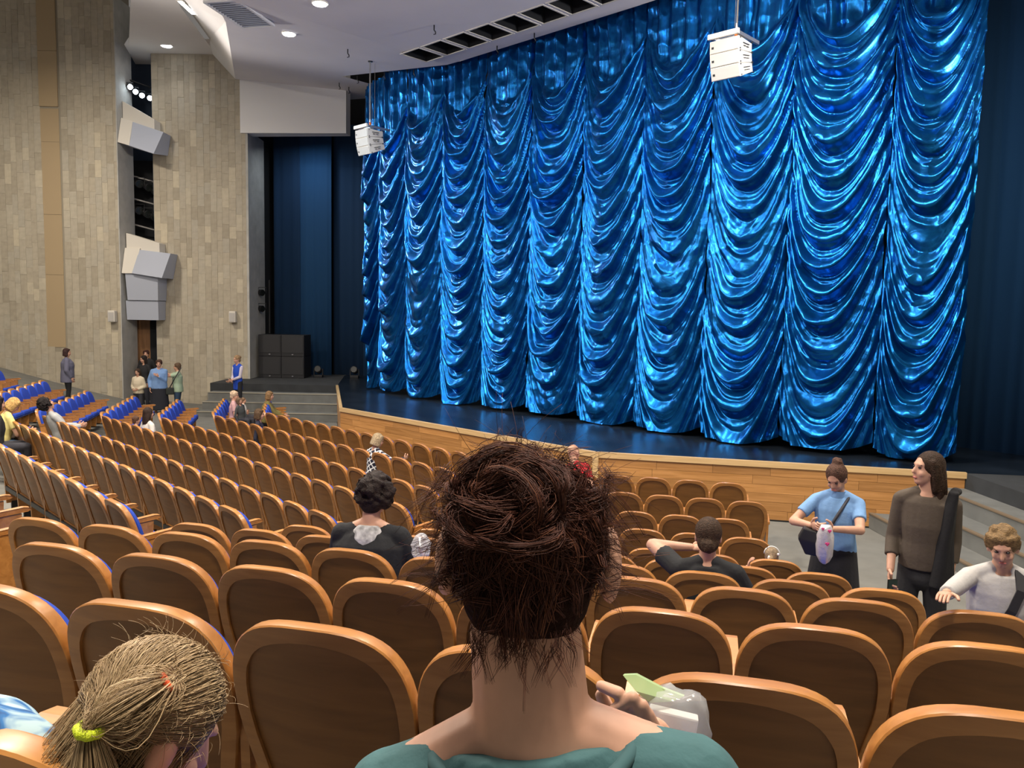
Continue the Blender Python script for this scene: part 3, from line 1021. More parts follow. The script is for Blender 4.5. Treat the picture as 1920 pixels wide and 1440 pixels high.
def seat_meshes():
    # frame: rear ring, rounded rim, front face
    mb = MB()
    lay = []
    def layer(pts, off, sc=1.0):
        lay.append([back_pt(x * sc, BH / 2 + (h - BH / 2) * sc, off) for x, h in pts])
    layer(INN, 0.013)
    layer(INN, 0.0025)
    mid = [((a[0] * 0.35 + b[0] * 0.65), (a[1] * 0.35 + b[1] * 0.65)) for a, b in zip(INN, OUT)]
    layer(mid, 0.0)
    layer(OUT, 0.001, 0.988)
    layer(OUT, 0.006, 1.0)
    layer(OUT, 0.044, 1.0)
    layer(OUT, 0.05, 0.988)
    layer(mid, 0.052)
    n = len(lay[0])
    mb.v = [p for r in lay for p in r]
    for j in range(len(lay) - 1):
        for i in range(n):
            a, b = j * n + i, j * n + (i + 1) % n
            mb.f.append((a, b, b + n, a + n))
    k = (len(lay) - 1) * n
    mb.f.append(tuple(range(k, k + n)))
    frame = mb.mesh('back_frame')
    # dark rear panel, set in
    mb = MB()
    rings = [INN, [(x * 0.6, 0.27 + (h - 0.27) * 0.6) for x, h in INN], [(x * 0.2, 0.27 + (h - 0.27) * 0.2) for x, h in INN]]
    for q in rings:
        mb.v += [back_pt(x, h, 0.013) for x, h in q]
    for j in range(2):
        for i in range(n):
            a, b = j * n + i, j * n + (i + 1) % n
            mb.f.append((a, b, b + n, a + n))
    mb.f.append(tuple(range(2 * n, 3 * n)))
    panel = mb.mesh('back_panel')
    # blue back cushion
    mb = MB()
    lay = []
    for off, sc in ((0.048, 0.90), (0.07, 0.915), (0.095, 0.88), (0.105, 0.78), (0.11, 0.4)):
        lay.append([back_pt(x * sc, 0.30 + (h - 0.30) * sc - 0.004, off) for x, h in OUT])
    mb.v = [p for r in lay for p in r]
    for j in range(len(lay) - 1):
        for i in range(n):
            a, b = j * n + i, j * n + (i + 1) % n
            mb.f.append((a, b, b + n, a + n))
    k = (len(lay) - 1) * n
    mb.f.append(tuple(range(k, k + n)))
    bcush = mb.mesh('back_cushion')
    # seat cushion, slightly tipped up
    def cush(lo, hi, bev, nm):
        m_ = MB().box(lo, hi).mesh(nm)
        bm = bmesh.new(); bm.from_mesh(m_)
        bmesh.ops.bevel(bm, geom=list(bm.edges), offset=bev, segments=3, affect='EDGES', profile=0.6)
        bmesh.ops.translate(bm, vec=(0, -0.19, -0.38), verts=bm.verts)
        bm.to_mesh(m_); bm.free()
        return m_
    seatc = cush((-0.222, 0.15, 0.35), (0.222, 0.47, 0.43), 0.035, 'seat_cushion')
    pan = cush((-0.21, 0.17, 0.325), (0.21, 0.46, 0.352), 0.008, 'seat_pan')
    # armrest with its upright board
    mb = MB()
    prof = [(0.125, 0.598), (0.45, 0.625), (0.49, 0.618), (0.505, 0.602), (0.48, 0.588), (0.125, 0.565)]
    nP = len(prof)
    for sx, sc in ((-0.02, 0.94), (-0.027, 1.0), (0.027, 1.0), (0.02, 0.94)):
        for (y, z) in prof:
            mb.v.append((sx, 0.28 + (y - 0.28) * (1 if abs(sx) > 0.025 else 0.985), 0.592 + (z - 0.592) * sc))
    for j in range(3):
        for i in range(nP):
            a, b = j * nP + i, j * nP + (i + 1) % nP
            mb.f.append((a, b, b + nP, a + nP))
    mb.f.append(tuple(range(nP - 1, -1, -1)))
    mb.f.append(tuple(range(3 * nP, 4 * nP)))
    arm = mb.mesh('armrest')
    mb = MB()
    side = [(0.15, 0.10), (0.42, 0.10), (0.44, 0.575), (0.13, 0.565)]
    nS = 4
    for sx in (-0.014, 0.014):
        for (y, z) in side:
            mb.v.append((sx, y, z))
    mb.f += [(3, 2, 1, 0), (4, 5, 6, 7)] + [(i, (i + 1) % 4, 4 + (i + 1) % 4, 4 + i) for i in range(4)]
    board = mb.mesh('side_board')
    mb = MB()
    mb.box((-0.018, 0.20, 0.0), (0.018, 0.27, 0.12)).box((-0.03, 0.10, 0.0), (0.03, 0.38, 0.02))
    leg = mb.mesh('leg')
    # bracket under the shell
    brk = MB().box((-0.245, 0.14, 0.26), (0.245, 0.20, 0.31)).mesh('cross_bar')
    return frame, panel, bcush, seatc, pan, arm, board, leg, brk


FR, PN, BC, SCU, PAN, ARM, BRD, LEG, BRK = seat_meshes()
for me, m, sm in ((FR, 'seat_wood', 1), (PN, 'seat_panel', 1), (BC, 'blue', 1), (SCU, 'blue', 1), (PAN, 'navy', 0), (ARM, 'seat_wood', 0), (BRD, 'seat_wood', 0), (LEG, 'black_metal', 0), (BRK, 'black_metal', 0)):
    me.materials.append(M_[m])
    if sm:
        me.polygons.foreach_set('use_smooth', [True] * len(me.polygons))
        me.set_sharp_from_angle(angle=R(32))
PARTS = [('back_frame', FR, (0, 0, 0)), ('back_panel', PN, (0, 0, 0)), ('back_cushion', BC, (0, 0, 0)), ('seat_cushion', SCU, (0, 0.215, 0.36)), ('seat_pan', PAN, (0, 0.215, 0.36)),
         ('armrest', ARM, (-0.26, 0, 0)), ('side_board', BRD, (-0.26, 0, 0)), ('leg', LEG, (-0.26, 0, 0)), ('cross_bar', BRK, (0, 0, 0))]
ENDP = [('armrest', ARM, (0.26, 0, 0)), ('side_board', BRD, (0.26, 0, 0)), ('leg', LEG, (0.26, 0, 0))]
ORD = ['', 'first', 'second', 'third', 'fourth', 'fifth', 'sixth', 'seventh', 'eighth', 'ninth', 'tenth', 'eleventh', 'twelfth', 'thirteenth', 'fourteenth', 'fifteenth', 'sixteenth', 'seventeenth', 'eighteenth', 'nineteenth', 'twentieth']
ROWN = {10: 'front row', 9: 'second row', 8: 'third row', 7: 'fourth row', 6: 'fifth row', 5: 'sixth row', 4: 'seventh row', 3: 'eighth row', 2: 'ninth row', 1: 'tenth row', 0: 'eleventh row'}


def seat(p, z, facing, label, group, end, noarm=False):
    """p = plan position of the top of the back, facing = direction sitters look"""
    t = thing('theatre_seat', label, 'seat', (p.x, p.y, z), math.atan2(facing.y, facing.x) - math.pi / 2, group)
    for nme, me, off in PARTS + (ENDP if end else []):
        if noarm and nme in ('armrest', 'side_board'):
            continue
        o = bpy.data.objects.new(nme, me)
        COL.objects.link(o)
        o.parent = t
        o.location = off
        if nme in ('seat_cushion', 'seat_pan'):
            o.rotation_euler = (R(12), 0, 0)
    SEATS.append(t)
    return t


SP = 0.52
SEATS = []
# right block: row -> (first seat u, last seat u)
RU = {0: (-0.93, 0.11), 1: (-1.97, 0.63), 2: (-2.715, 1.445), 3: (-3.929, 1.271), 4: (-3.594, 1.086), 5: (-3.281, 0.879), 6: (-2.98, 0.66), 7: (-2.635, 0.485), 8: (-2.276, 0.324), 9: (-2.004, 0.596), 10: (-1.686, 0.394)}
for r, (u0, u1) in RU.items():
    n = int(round((u1 - u0) / SP)) + 1
    for i in range(n):
        u = u0 + SP * i
        p = RS[r] * NR + u * TR
        seat(p, row_floor(r), NR, 'brown wooden seat, right block, %s from the stage, %s from its left end' % (ROWN[r], ORD[i + 1]), 'right block seats', i == n - 1 and r > 0, noarm=(r == 0 and i == 1))
# left wing, mirrored
FL = mir((NR.x, NR.y)).to_2d() - mir((0, 0)).to_2d()
WV = {5: (2, 8), 6: (0, 7), 7: (0, 6), 8: (0, 5), 9: (0, 5), 10: (0, 4), 4: (8, 9)}
for r, (i0, i1) in WV.items():
    u0, u1 = RU[r]
    for i in range(i0, i1 + 1):
        p = mir(RS[r] * NR + (u0 + SP * i) * TR).to_2d()
        seat(p, row_floor(r), FL.normalized(), 'blue-fronted seat in the left wing, %s from the stage, %s from the centre aisle' % (ROWN[r], ORD[i - i0 + 1]), 'left wing seats', True if i == i0 else False)
# centre block: right end u, number of seats in view
CUR = {3: (-6.5, 4), 4: (-6.704, 8), 5: (-6.876, 17), 6: (-6.973, 19), 7: (-7.187, 19), 8: (-7.357, 18), 9: (-7.695, 17), 10: (-8.5, 15)}
for r, (u1, n) in CUR.items():
    for i in range(n):
        p = CS[r] * N2 + (u1 - SP * i) * T2
        seat(p, row_floor(r), N2, 'brown wooden seat, centre block, %s from the stage, %s from its right end' % (ROWN[r], ORD[i + 1]), 'centre block seats', i == 0)
#PEOPLE
# ------------------------------------------------------------------ people
_mc = {}
M_['plastic_thin'] = mat('thin_plastic', (0.75, 0.77, 0.79), 0.15, alpha=0.3, spec=0.8)


def cmat(kind, col, rough=0.8, **kw):
    k = (kind, col)
    if k not in _mc:
        _mc[k] = mat(kind, col, rough, **kw)
    return _mc[k]


SKIN = (0.56, 0.31, 0.21)
SKIN2 = (0.50, 0.27, 0.18)


def hand(mb, w, d, k, side, curl=0.35, palm_n=None, fn=None):
    """palm, four fingers of unequal length and a thumb from the side of the palm; d = direction, side = +1 right"""
    d = Vector(d).normalized()
    nrm = Vector(palm_n) if palm_n is not None else Vector((-side * 0.9, -0.1, 0.2))
    nrm = (nrm - d * nrm.dot(d)).normalized()        # palm faces this way
    lat = d.cross(nrm).normalized() * side            # towards the thumb
    w = Vector(w)
    q = w + d * 0.05 * k
    m3 = Matrix((lat, nrm, d)).transposed()
    mb.ell(q, (0.040 * k, 0.016 * k, 0.052 * k), m3, 10, 7)
    for i, (off, L) in enumerate(((0.028, 0.072), (0.010, 0.080), (-0.009, 0.074), (-0.027, 0.058))):
        p = q + d * 0.038 * k + lat * off * k
        dirv, r = d.copy(), 0.0088 * k
        for sgm, f in ((0, 0.45), (1, 0.32), (2, 0.25)):
            dirv = (Matrix.Rotation(curl * (0.7 if sgm == 0 else 1.0), 3, lat) @ dirv).normalized() if side > 0 else (Matrix.Rotation(-curl * (0.7 if sgm == 0 else 1.0), 3, lat) @ dirv).normalized()
            if dirv.dot(nrm) < -0.05:
                dirv = (dirv - 2 * nrm * dirv.dot(nrm)).normalized()
            e = p + dirv * L * f * k
            mb.caps(p, r, e, r * 0.93, 7)
            p, r = e, r * 0.93
    t0 = w + d * 0.02 * k + lat * 0.030 * k
    t1 = t0 + (d * 0.6 + lat * 0.8 + nrm * 0.2).normalized() * 0.035 * k
    t2 = t1 + (d * 0.9 + lat * 0.35 + nrm * 0.4).normalized() * 0.032 * k
    mb.caps(t0, 0.012 * k, t1, 0.0105 * k, 7)
    mb.caps(t1, 0.0105 * k, t2, 0.009 * k, 7)


def ik(S, T, l1, l2, pole):
    d = T - S
    L = d.length
    s = max(1.0, L / (l1 + l2) * 1.002)
    l1, l2 = l1 * s, l2 * s
    d.normalize()
    a = (l1 * l1 - l2 * l2 + L * L) / (2 * L)
    h = math.sqrt(max(0, l1 * l1 - a * a))
    p = Vector(pole)
    p = (p - d * p.dot(d))
    p = p.normalized() if p.length > 1e-4 else Vector((0, -1, 0))
    return S + d * a + p * h


def ring_e(c, rx, ry, ax, ay, n=18):
    return [c + ax * rx * math.cos(2 * math.pi * i / n) + ay * ry * math.sin(2 * math.pi * i / n) for i in range(n)]


def person(label, head_px, Y, H=1.68, yaw=0.0, sit=False, lean=0.0, side=0.0, turn=0.0, nod=0.0, tilt=0.0, wf=1.0, arms=(None, None),
           shirt=((0.2, 0.2, 0.2), 'short', -0.06), bottom=((0.03, 0.03, 0.04), 'trousers', 0), hair=('short', (0.05, 0.03, 0.02)), skin=SKIN,
           vox=0.014, face=True, pelvis=None, name='person', shoes=(0.02, 0.02, 0.02), curls=(0.35, 0.35), palms=(None, None), neck_open=0.0, neck=0.165, ear=1.0, earz=0.0, neckr=1.0, hands=(True, True), scoop=0.6, kscale=None, sr=0.0, poles=(None, None), legspread=0.10, shirt_mat=None):
    k = kscale or H / 1.7
    root = thing(name, label, 'person', (0, 0, 0), -R(yaw))
    B, S, P = MB(), MB(), MB()
    pz = pelvis if pelvis is not None else (0.50 if sit else 0.90 * k)
    pel = Vector((0, 0.0, pz))
    rot = Matrix.Rotation(-R(lean), 3, 'X') @ Matrix.Rotation(R(side), 3, 'Y')
    up, fw, rt = rot @ Vector((0, 0, 1)), rot @ Vector((0, 1, 0)), rot @ Vector((1, 0, 0))

    def tp(t, x=0.0, y=0.0):
        return pel + up * t * k + rt * x * k + fw * y * k
    prof = [(-0.12, 0.10, 0.09, 0), (-0.03, 0.163, 0.112, -0.01), (0.06, 0.155, 0.108, 0), (0.16, 0.132, 0.098, 0.005), (0.27, 0.150, 0.110, 0.008), (0.37, 0.160, 0.100, 0.0), (0.43, 0.145, 0.080, -0.008), (0.475, 0.085, 0.062, -0.012), (0.50, 0.055, 0.055, -0.01)]
    wd = 1 + (wf - 1) * 0.9
    B.loft([ring_e(tp(t, 0, y), a * k * (wf if t < 0.40 else 1), b * k * (wd if t < 0.4 else 1), rt, fw) for t, a, b, y in prof])
    nb = tp(0.49, 0, -0.012)
    hrot = rot @ Matrix.Rotation(-R(turn), 3, 'Z') @ Matrix.Rotation(-R(nod), 3, 'X') @ Matrix.Rotation(R(tilt), 3, 'Y')
    nd = (up * 0.8 + hrot @ Vector((0, 0, 1)) * 0.5).normalized()
    hc = nb + nd * neck * k + (hrot @ Vector((0, 0.022, 0))) * k

    def hp(x, y, z):
        return hc + hrot @ Vector((x, y, z)) * k
    B.caps(nb - up * 0.03 * k, 0.056 * k * neckr, hp(0, -0.02, -0.06), 0.052 * k * neckr, 16)
    for sx in (-1, 1):
        B.caps(tp(0.50, sx * 0.03, -0.015), 0.042 * k, tp(0.435, sx * 0.15, -0.005), 0.050 * k, 12)
    hs = lambda r: tuple(v * k for v in r)
    B.ell(hp(0, -0.012, 0.028), hs((0.074, 0.092, 0.088)), hrot, 20, 13)
    B.ell(hp(0, 0.018, -0.03), hs((0.060, 0.068, 0.082)), hrot, 18, 12)
    B.ell(hp(0, 0.045, -0.082), hs((0.036, 0.034, 0.030)), hrot)
    B.ell(hp(0, 0.072, 0.032), hs((0.046, 0.016, 0.011)), hrot)
    B.caps(hp(0, 0.082, 0.018), 0.008 * k, hp(0, 0.101, -0.022), 0.0125 * k, 8)
    for sx in (-1, 1):
        B.ell(hp(sx * 0.076 * (0.3 + 0.7 * ear), -0.008, -0.012 + earz), hs((0.011 * ear, 0.021 * ear, 0.033 * ear)), hrot, 10, 8)
        B.ell(hp(sx * 0.036, 0.058, -0.028), hs((0.022, 0.022, 0.022)), hrot, 10, 7)
    # place so that the head stands where the picture shows it
    W = at_depth(head_px[0], head_px[1], Y)
    rz = Matrix.Rotation(-R(yaw), 3, 'Z')
    root.location = W - rz @ hc
    inv = rz.inverted()
    if sit:
        hip = root.location + rz @ Vector((0, -0.08, 0))
        st_ = min(SEATS, key=lambda q: (Vector((q.location.x, q.location.y)) + 0.2 * Vector((-math.sin(q.rotation_euler.z), math.cos(q.rotation_euler.z))) - hip.to_2d()).length)
        for ch in st_.children:
            if ch.name.startswith(('seat_cushion', 'seat_pan')):
                ch.rotation_euler = (R(4), 0, 0)

    def loc_of(spec, S_):
        if spec[0] == 'px':
            return inv @ (at_depth(spec[1], spec[2], spec[3]) - root.location)
        return S_ + Vector(spec[1:]) * k
    col, sleeve, hem = shirt
    info = {}
    sl = []
    for ai, sx in ((0, -1), (1, 1)):
        Sh = tp(0.43, sx * (0.168 + 0.03 * (wf - 1)), -0.005)
        sp = arms[ai]
        if sp is None:
            Wr = Sh + rot @ Vector((sx * 0.07, 0.06, -0.50)) * k
        else:
            Wr = loc_of(sp, Sh)
        El = ik(Sh, Wr, 0.285 * k, 0.255 * k, poles[ai] or (sx * 0.6, -0.5, -0.6))
        aw = 1 + (wf - 1) * 0.6
        B.caps(Sh, 0.050 * k * aw, El, 0.038 * k * aw, 12)
        B.caps(El, 0.039 * k * aw, Wr, 0.026 * k, 12)
        info[ai] = (Sh, El, Wr)
        g = 0.012 * k
        S.caps(tp(0.487 - neck_open * 0.6, sx * (0.05 + neck_open), -0.014), 0.045 * k, Sh, 0.054 * k * aw, 14)
        S.caps(tp(0.44, sx * (0.06 + neck_open), -0.012), 0.064 * k, Sh, 0.054 * k * aw, 14)
        if neck_open < 0.02:
            S.caps(tp(0.492, sx * 0.04, -0.016), 0.050 * k, tp(0.435, sx * 0.15, -0.006), 0.058 * k, 14)
        if sleeve in ('short', 'mid', 'long'):
            f = {'short': 0.62, 'mid': 1.0, 'long': 1.0}[sleeve]
            S.caps(Sh, 0.053 * k * aw + sr * 0.4, Sh.lerp(El, f), (0.053 if f < 1 else 0.045) * k * aw + sr * 0.6, 14, False, f < 1)
        if sleeve in ('mid', 'long'):
            f = 0.55 if sleeve == 'mid' else 0.97
            S.caps(El, 0.045 * k * aw + sr * 0.6, El.lerp(Wr, f), (0.041 if sleeve == 'mid' else 0.034) * k + sr * 0.5, 14, False, True)
    # shirt body
    pr = []
    for t, a, b, y in ((hem, 0.172, 0.124, -0.006), (hem + 0.05, 0.172, 0.125, -0.005), (0.06, 0.168, 0.122, 0), (0.16, 0.152, 0.114, 0.005), (0.27, 0.166, 0.124, 0.008), (0.37, 0.172, 0.112, 0.0), (0.43, 0.155, 0.09, -0.006), (0.475 - neck_open * scoop, 0.092, 0.072, -0.014)):
        pr.append(ring_e(tp(t, 0, y), a * k * (wf if t < 0.40 else 1) + sr, b * k * (wd if t < 0.4 else 1) + sr, rt, fw))
    S.loft(pr)
    # legs
    bcol, bk, blen = bottom
    for sx in (-1, 1):
        hp_ = pel + Vector((sx * 0.085 * k * wd, 0, -0.03 * k))
        if sit:
            kn = hp_ + Vector((sx * legspread * 0.5 * k, 0.40 * k, 0.0 * k))
            an = Vector((kn.x, kn.y + 0.02, 0.08))
        else:
            kn = Vector((sx * legspread * k, 0.02, 0.48 * k))
            an = Vector((sx * (legspread + 0.01) * k, -0.02, 0.08 * k))
        B.caps(hp_, 0.080 * k * wd, kn, 0.055 * k, 12)
        B.caps(kn, 0.054 * k, an, 0.036 * k, 12)
        B.caps(an + Vector((0, -0.02, -0.045)), 0.034 * k, an + Vector((0, 0.13 * k, -0.055)), 0.028 * k, 8)
        if bk == 'trousers':
            P.caps(hp_, 0.094 * k * wd, kn, 0.068 * k, 14)
            P.caps(kn, 0.066 * k, an, 0.052 * k, 14, False, True)
        sh = MB()
        sh.caps(an + Vector((0, -0.03 * k, -0.04)), 0.042 * k, an + Vector((0, 0.14 * k, -0.05)), 0.035 * k, 10)
        sh.caps(an + Vector((0, -0.02 * k, 0.01)), 0.044 * k, an + Vector((0, -0.02, -0.045)), 0.044 * k, 10)
        if blen is not None:
            sh.build('shoe', cmat('shoe', shoes, 0.5), root, True)
    if bk == 'trousers':
        P.ell(pel + Vector((0, 0, -0.10 * k)), (0.13 * k, 0.105 * k, 0.09 * k))
        P.loft([ring_e(tp(t, 0, -0.006), a * k * wf, b * k * wd, rt, fw) for t, a, b in ((-0.13, 0.10, 0.09), (-0.06, 0.165, 0.115), (0.02, 0.168, 0.12), (0.07, 0.16, 0.115))])
    elif bk == 'skirt':
        n_ = 6
        L = blen
        P.loft([ring_e(tp(0.10, 0, 0), 0.155 * k * wf, 0.115 * k * wd, rt, fw, 24)] + [ring_e(pel + Vector((0, 0, -L * (i / n_) * k)), (0.178 + 0.055 * i / n_) * k * wf, (0.13 + 0.05 * i / n_) * k * wd, rt, fw, 24) for i in range(n_ + 1)])
    bm_ = remesh(B, vox, 2)
    hm = MB()
    for ai, sx in ((0, -1), (1, 1)):
        Sh, El, Wr = info[ai]
        if hands[ai]:
            hand(hm, Wr, (Wr - El), k * 1.0, sx, curls[ai], palms[ai])
    bm2 = bmesh.new()
    bm2.from_mesh(bm_)
    t_ = hm.mesh('h')
    bm2.from_mesh(t_)
    bpy.data.meshes.remove(t_)
    bm2.to_mesh(bm_)
    bm2.free()
    link('body', bm_, cmat('skin', skin, 0.55, var=0.08, vscale=20), root, True)
    link('shirt', remesh(S, vox, 2), shirt_mat or cmat('cloth', col, 0.85, bump=0.25, bscale=45, var=0.06, vscale=14), root, True)
    if P.v:
        link('trousers' if bk == 'trousers' else 'skirt', remesh(P, vox, 2), cmat('cloth', bcol, 0.85, bump=0.2, bscale=60), root, True)
    if face:
        for sx in (-1, 1):
            MB().ell(hp(sx * 0.029, 0.0735, 0.012), hs((0.0125, 0.010, 0.007)), hrot, 10, 7).build('eye', M_['eye'], root, True)
            MB().caps(hp(sx * 0.018, 0.080, 0.030), 0.0038 * k, hp(sx * 0.044, 0.071, 0.031), 0.0025 * k, 6).build('eyebrow', cmat('brow', tuple(c * 0.7 for c in hair[1]), 0.8), root, True)
        MB().ell(hp(0, 0.0805, -0.060), hs((0.021, 0.010, 0.0075)), hrot, 10, 7).build('lips', M_['lips'], root, True)
    hk, hcol = hair[0], hair[1]
    Hm = MB()
    rnd = random.Random(hash(label) % 1000 if False else len(label) * 7 + int(abs(W.x) * 10))
    if hk not in ('none', 'bald'):
        Hm.ell(hp(0, -0.024, 0.034), hs((0.087, 0.098, 0.097)), hrot, 22, 14)
        Hm.ell(hp(0, -0.05, -0.03), hs((0.072, 0.062, 0.075)), hrot, 18, 12)
        # fringe edge at the hairline
        if hk in ('short', 'bob', 'fringe', 'curly'):
            for i in range(9):
                a = R(-70 + 140 * i / 8)
                Hm.caps(hp(0.078 * math.sin(a), 0.070 * math.cos(a) - 0.012, 0.085), 0.018 * k, hp(0.084 * math.sin(a), 0.078 * math.cos(a) - 0.014, 0.050 - 0.012 * abs(math.sin(a)) * 3), 0.010 * k, 7)
    if hk in ('short', 'fringe'):
        for sx in (-1, 1):
            Hm.caps(hp(sx * 0.078, 0.01, 0.05), 0.022 * k, hp(sx * 0.080, -0.01, -0.01), 0.013 * k, 8)
        for i in range(26):
            a, b = rnd.uniform(0, 6.28), rnd.uniform(0.1, 1.2)
            p = Vector((0.08 * math.cos(a) * math.cos(b), -0.024 + 0.09 * math.sin(a) * math.cos(b), 0.034 + 0.09 * math.sin(b)))
            if p.y > 0.05 and p.z < 0.07:
                continue
            Hm.ell(hp(*p), hs((0.02, 0.02, 0.018)), hrot, 8, 6)
    if hk == 'bob':
        for i in range(15):
            a = R(60 + 240 * i / 14)
            Hm.caps(hp(0.080 * math.sin(a), 0.075 * math.cos(a) - 0.02, 0.03), 0.024 * k, hp(0.088 * math.sin(a), 0.085 * math.cos(a) - 0.02, -0.09), 0.018 * k, 8)
    if hk == 'bun':
        bp_ = hair[2] if len(hair) > 2 else (0, -0.12, 0.06)
        Hm.ell(hp(*bp_), hs((0.046, 0.042, 0.044)), hrot, 12, 9)
        for i in range(14):
            q = Vector(bp_) + Vector((rnd.uniform(-1, 1), rnd.uniform(-1, 1), rnd.uniform(-1, 1))).normalized() * 0.036
            Hm.ell(hp(*q), hs((0.016, 0.014, 0.016)), hrot, 8, 6)
    if hk == 'long':
        L = hair[2] if len(hair) > 2 else 0.32
        for sx in (-1, 1):
            Hm.caps(hp(sx * 0.074, 0.012, 0.06), 0.020 * k, hp(sx * 0.086, -0.006, -0.03), 0.021 * k, 10)
            Hm.caps(hp(sx * 0.086, -0.006, -0.03), 0.021 * k, hp(sx * 0.082, -0.02, -0.13), 0.018 * k, 10)
        hx, hy = hrot @ Vector((1, 0, 0)), hrot @ Vector((0, 1, 0))
        hy = (hy - up * hy.dot(up)).normalized()
        hx = (hx - up * hx.dot(up)).normalized()
        rg_ = []
        for i in range(12):
            t = i / 11
            c_ = hp(0, -0.034 - 0.03 * math.sin(math.pi * t), 0.05) - up * (L + 0.05) * t * k
            rx_, ry_ = (0.084 + 0.020 * math.sin(math.pi * min(1, t * 1.3)) - 0.035 * t ** 3), (0.072 - 0.030 * t)
            rg_.append([c_ + (hx * rx_ * math.cos(q) + hy * ry_ * math.sin(q)) * k * (1 + 0.07 * math.sin(7 * q + 2.0 * t) + 0.05 * math.sin(13 * q - 3 * t)) + up * 0.02 * k * math.sin(5 * q) * t for q in [2 * math.pi * j / 48 for j in range(48)]])
        Hm.loft(rg_)
    if hk == 'pony':
        Hm.ell(hp(0, -0.125, 0.02), hs((0.03, 0.03, 0.03)), hrot)
        p1 = hp(0, -0.14, 0.0)
        Hm.caps(p1, 0.032 * k, p1 - up * 0.28 * k - fw * 0.02 * k, 0.018 * k, 10)
    if hk == 'curly':
        for i in range(260):
            a, b = rnd.uniform(0, 6.28), rnd.uniform(-0.75, 1.5)
            rr_ = rnd.uniform(0.98, 1.14)
            p = Vector((0.103 * rr_ * math.cos(a) * math.cos(b), -0.028 + 0.104 * rr_ * math.sin(a) * math.cos(b), 0.026 + 0.110 * rr_ * math.sin(b)))
            if p.y > 0.05 and p.z < 0.05:
                continue
            s_ = rnd.uniform(0.012, 0.024)
            Hm.ell(hp(*p), hs((s_, s_, s_ * 0.8)), hrot, 8, 6)
    if Hm.v:
        link('hair', remesh(Hm, min(vox, 0.009) if hk == 'curly' else min(vox, 0.011), 1), cmat('hair', hcol, 0.6, var=0.45, vscale=55, bump=0.9, bscale=120, spec=0.2), root, True)
    return dict(root=root, hp=hp, tp=tp, hrot=hrot, hc=hc, k=k, info=info, up=up, fw=fw, rt=rt, inv=inv)


def wloc(f, p):
    """local point of a figure in the world"""
    return f['root'].location + f['inv'].inverted() @ Vector(p)


BLK = (0.012, 0.012, 0.014)
# --- far left, by the stone walls
person('woman in a purple-grey jacket standing by the stone wall', (126, 661), 22.5, 1.70, 62, wf=1.25, turn=15, shirt=((0.13, 0.13, 0.19), 'long', -0.20), bottom=(BLK, 'trousers', 0), hair=('bob', (0.045, 0.022, 0.02)), vox=0.018, sr=0.03, arms=(None, ('rel', 0.02, 0.10, -0.50)))
person('person in black at the back of the doorway, head showing', (274, 664), 25.0, 1.74, 170, shirt=(BLK, 'long', -0.1), hair=('short', (0.05, 0.02, 0.015)), vox=0.018)
person('long-haired woman in a black top in front of the doorway', (269, 674), 24.0, 1.70, 205, shirt=(BLK, 'short', -0.1), hair=('long', (0.02, 0.014, 0.012), 0.3), vox=0.018, turn=20, nod=10)
person('girl in a cream sweater beside the wall corner', (258, 698), 22.9, 1.45, 190, shirt=((0.60, 0.52, 0.38), 'long', -0.08), hair=('long', (0.05, 0.03, 0.02), 0.34), vox=0.018, nod=10, arms=(('rel', 0.08, 0.16, -0.36), ('rel', -0.08, 0.16, -0.36)), sr=0.015)
person('woman in a light blue blouse and long black skirt by the doorway', (298, 682), 22.6, 1.66, 165, wf=1.22, nod=8, tilt=-6, shirt=((0.16, 0.28, 0.52), 'long', -0.10), bottom=((0.010, 0.011, 0.018), 'skirt', 0.72), hair=('short', (0.06, 0.03, 0.02)), vox=0.018, sr=0.02, arms=(('rel', 0.16, 0.20, -0.14), None))
g = person('woman in a pale green top with raised arms and shoulder bag', (332, 688), 23.0, 1.66, 255, wf=1.15, shirt=((0.36, 0.47, 0.33), 'short', -0.10), bottom=((0.03, 0.06, 0.11), 'trousers', 0), hair=('short', (0.12, 0.075, 0.045)), vox=0.018, sr=0.01, arms=(('rel', 0.02, 0.47, 0.12), ('rel', -0.05, 0.45, 0.14)), poles=((-0.6, 0.2, -1), (0.6, 0.2, -1)))
us = person('usher in a royal blue tunic over a pale shirt by the steps', (444, 674), 22.3, 1.66, 212, wf=0.92, nod=12, turn=10, shirt=((0.008, 0.055, 0.42), 'none', -0.24), bottom=(BLK, 'trousers', 0), hair=('bun', (0.30, 0.19, 0.10), (0, -0.11, 0.04)), vox=0.016, arms=(('rel', 0.17, 0.22, -0.38), ('rel', -0.17, 0.22, -0.38)))


def sleeves(f, col, name='sleeve'):
    for ai in (0, 1):
        Sh, El, Wr = f['info'][ai]
        mb = MB()
        mb.caps(Sh, 0.052 * f['k'], El, 0.046 * f['k'], 10)
        mb.caps(El, 0.046 * f['k'], El.lerp(Wr, 0.75), 0.036 * f['k'], 10, False, True)
        mb.build(name, cmat('cloth', col, 0.85), f['root'], True)


sleeves(us, (0.55, 0.50, 0.58))
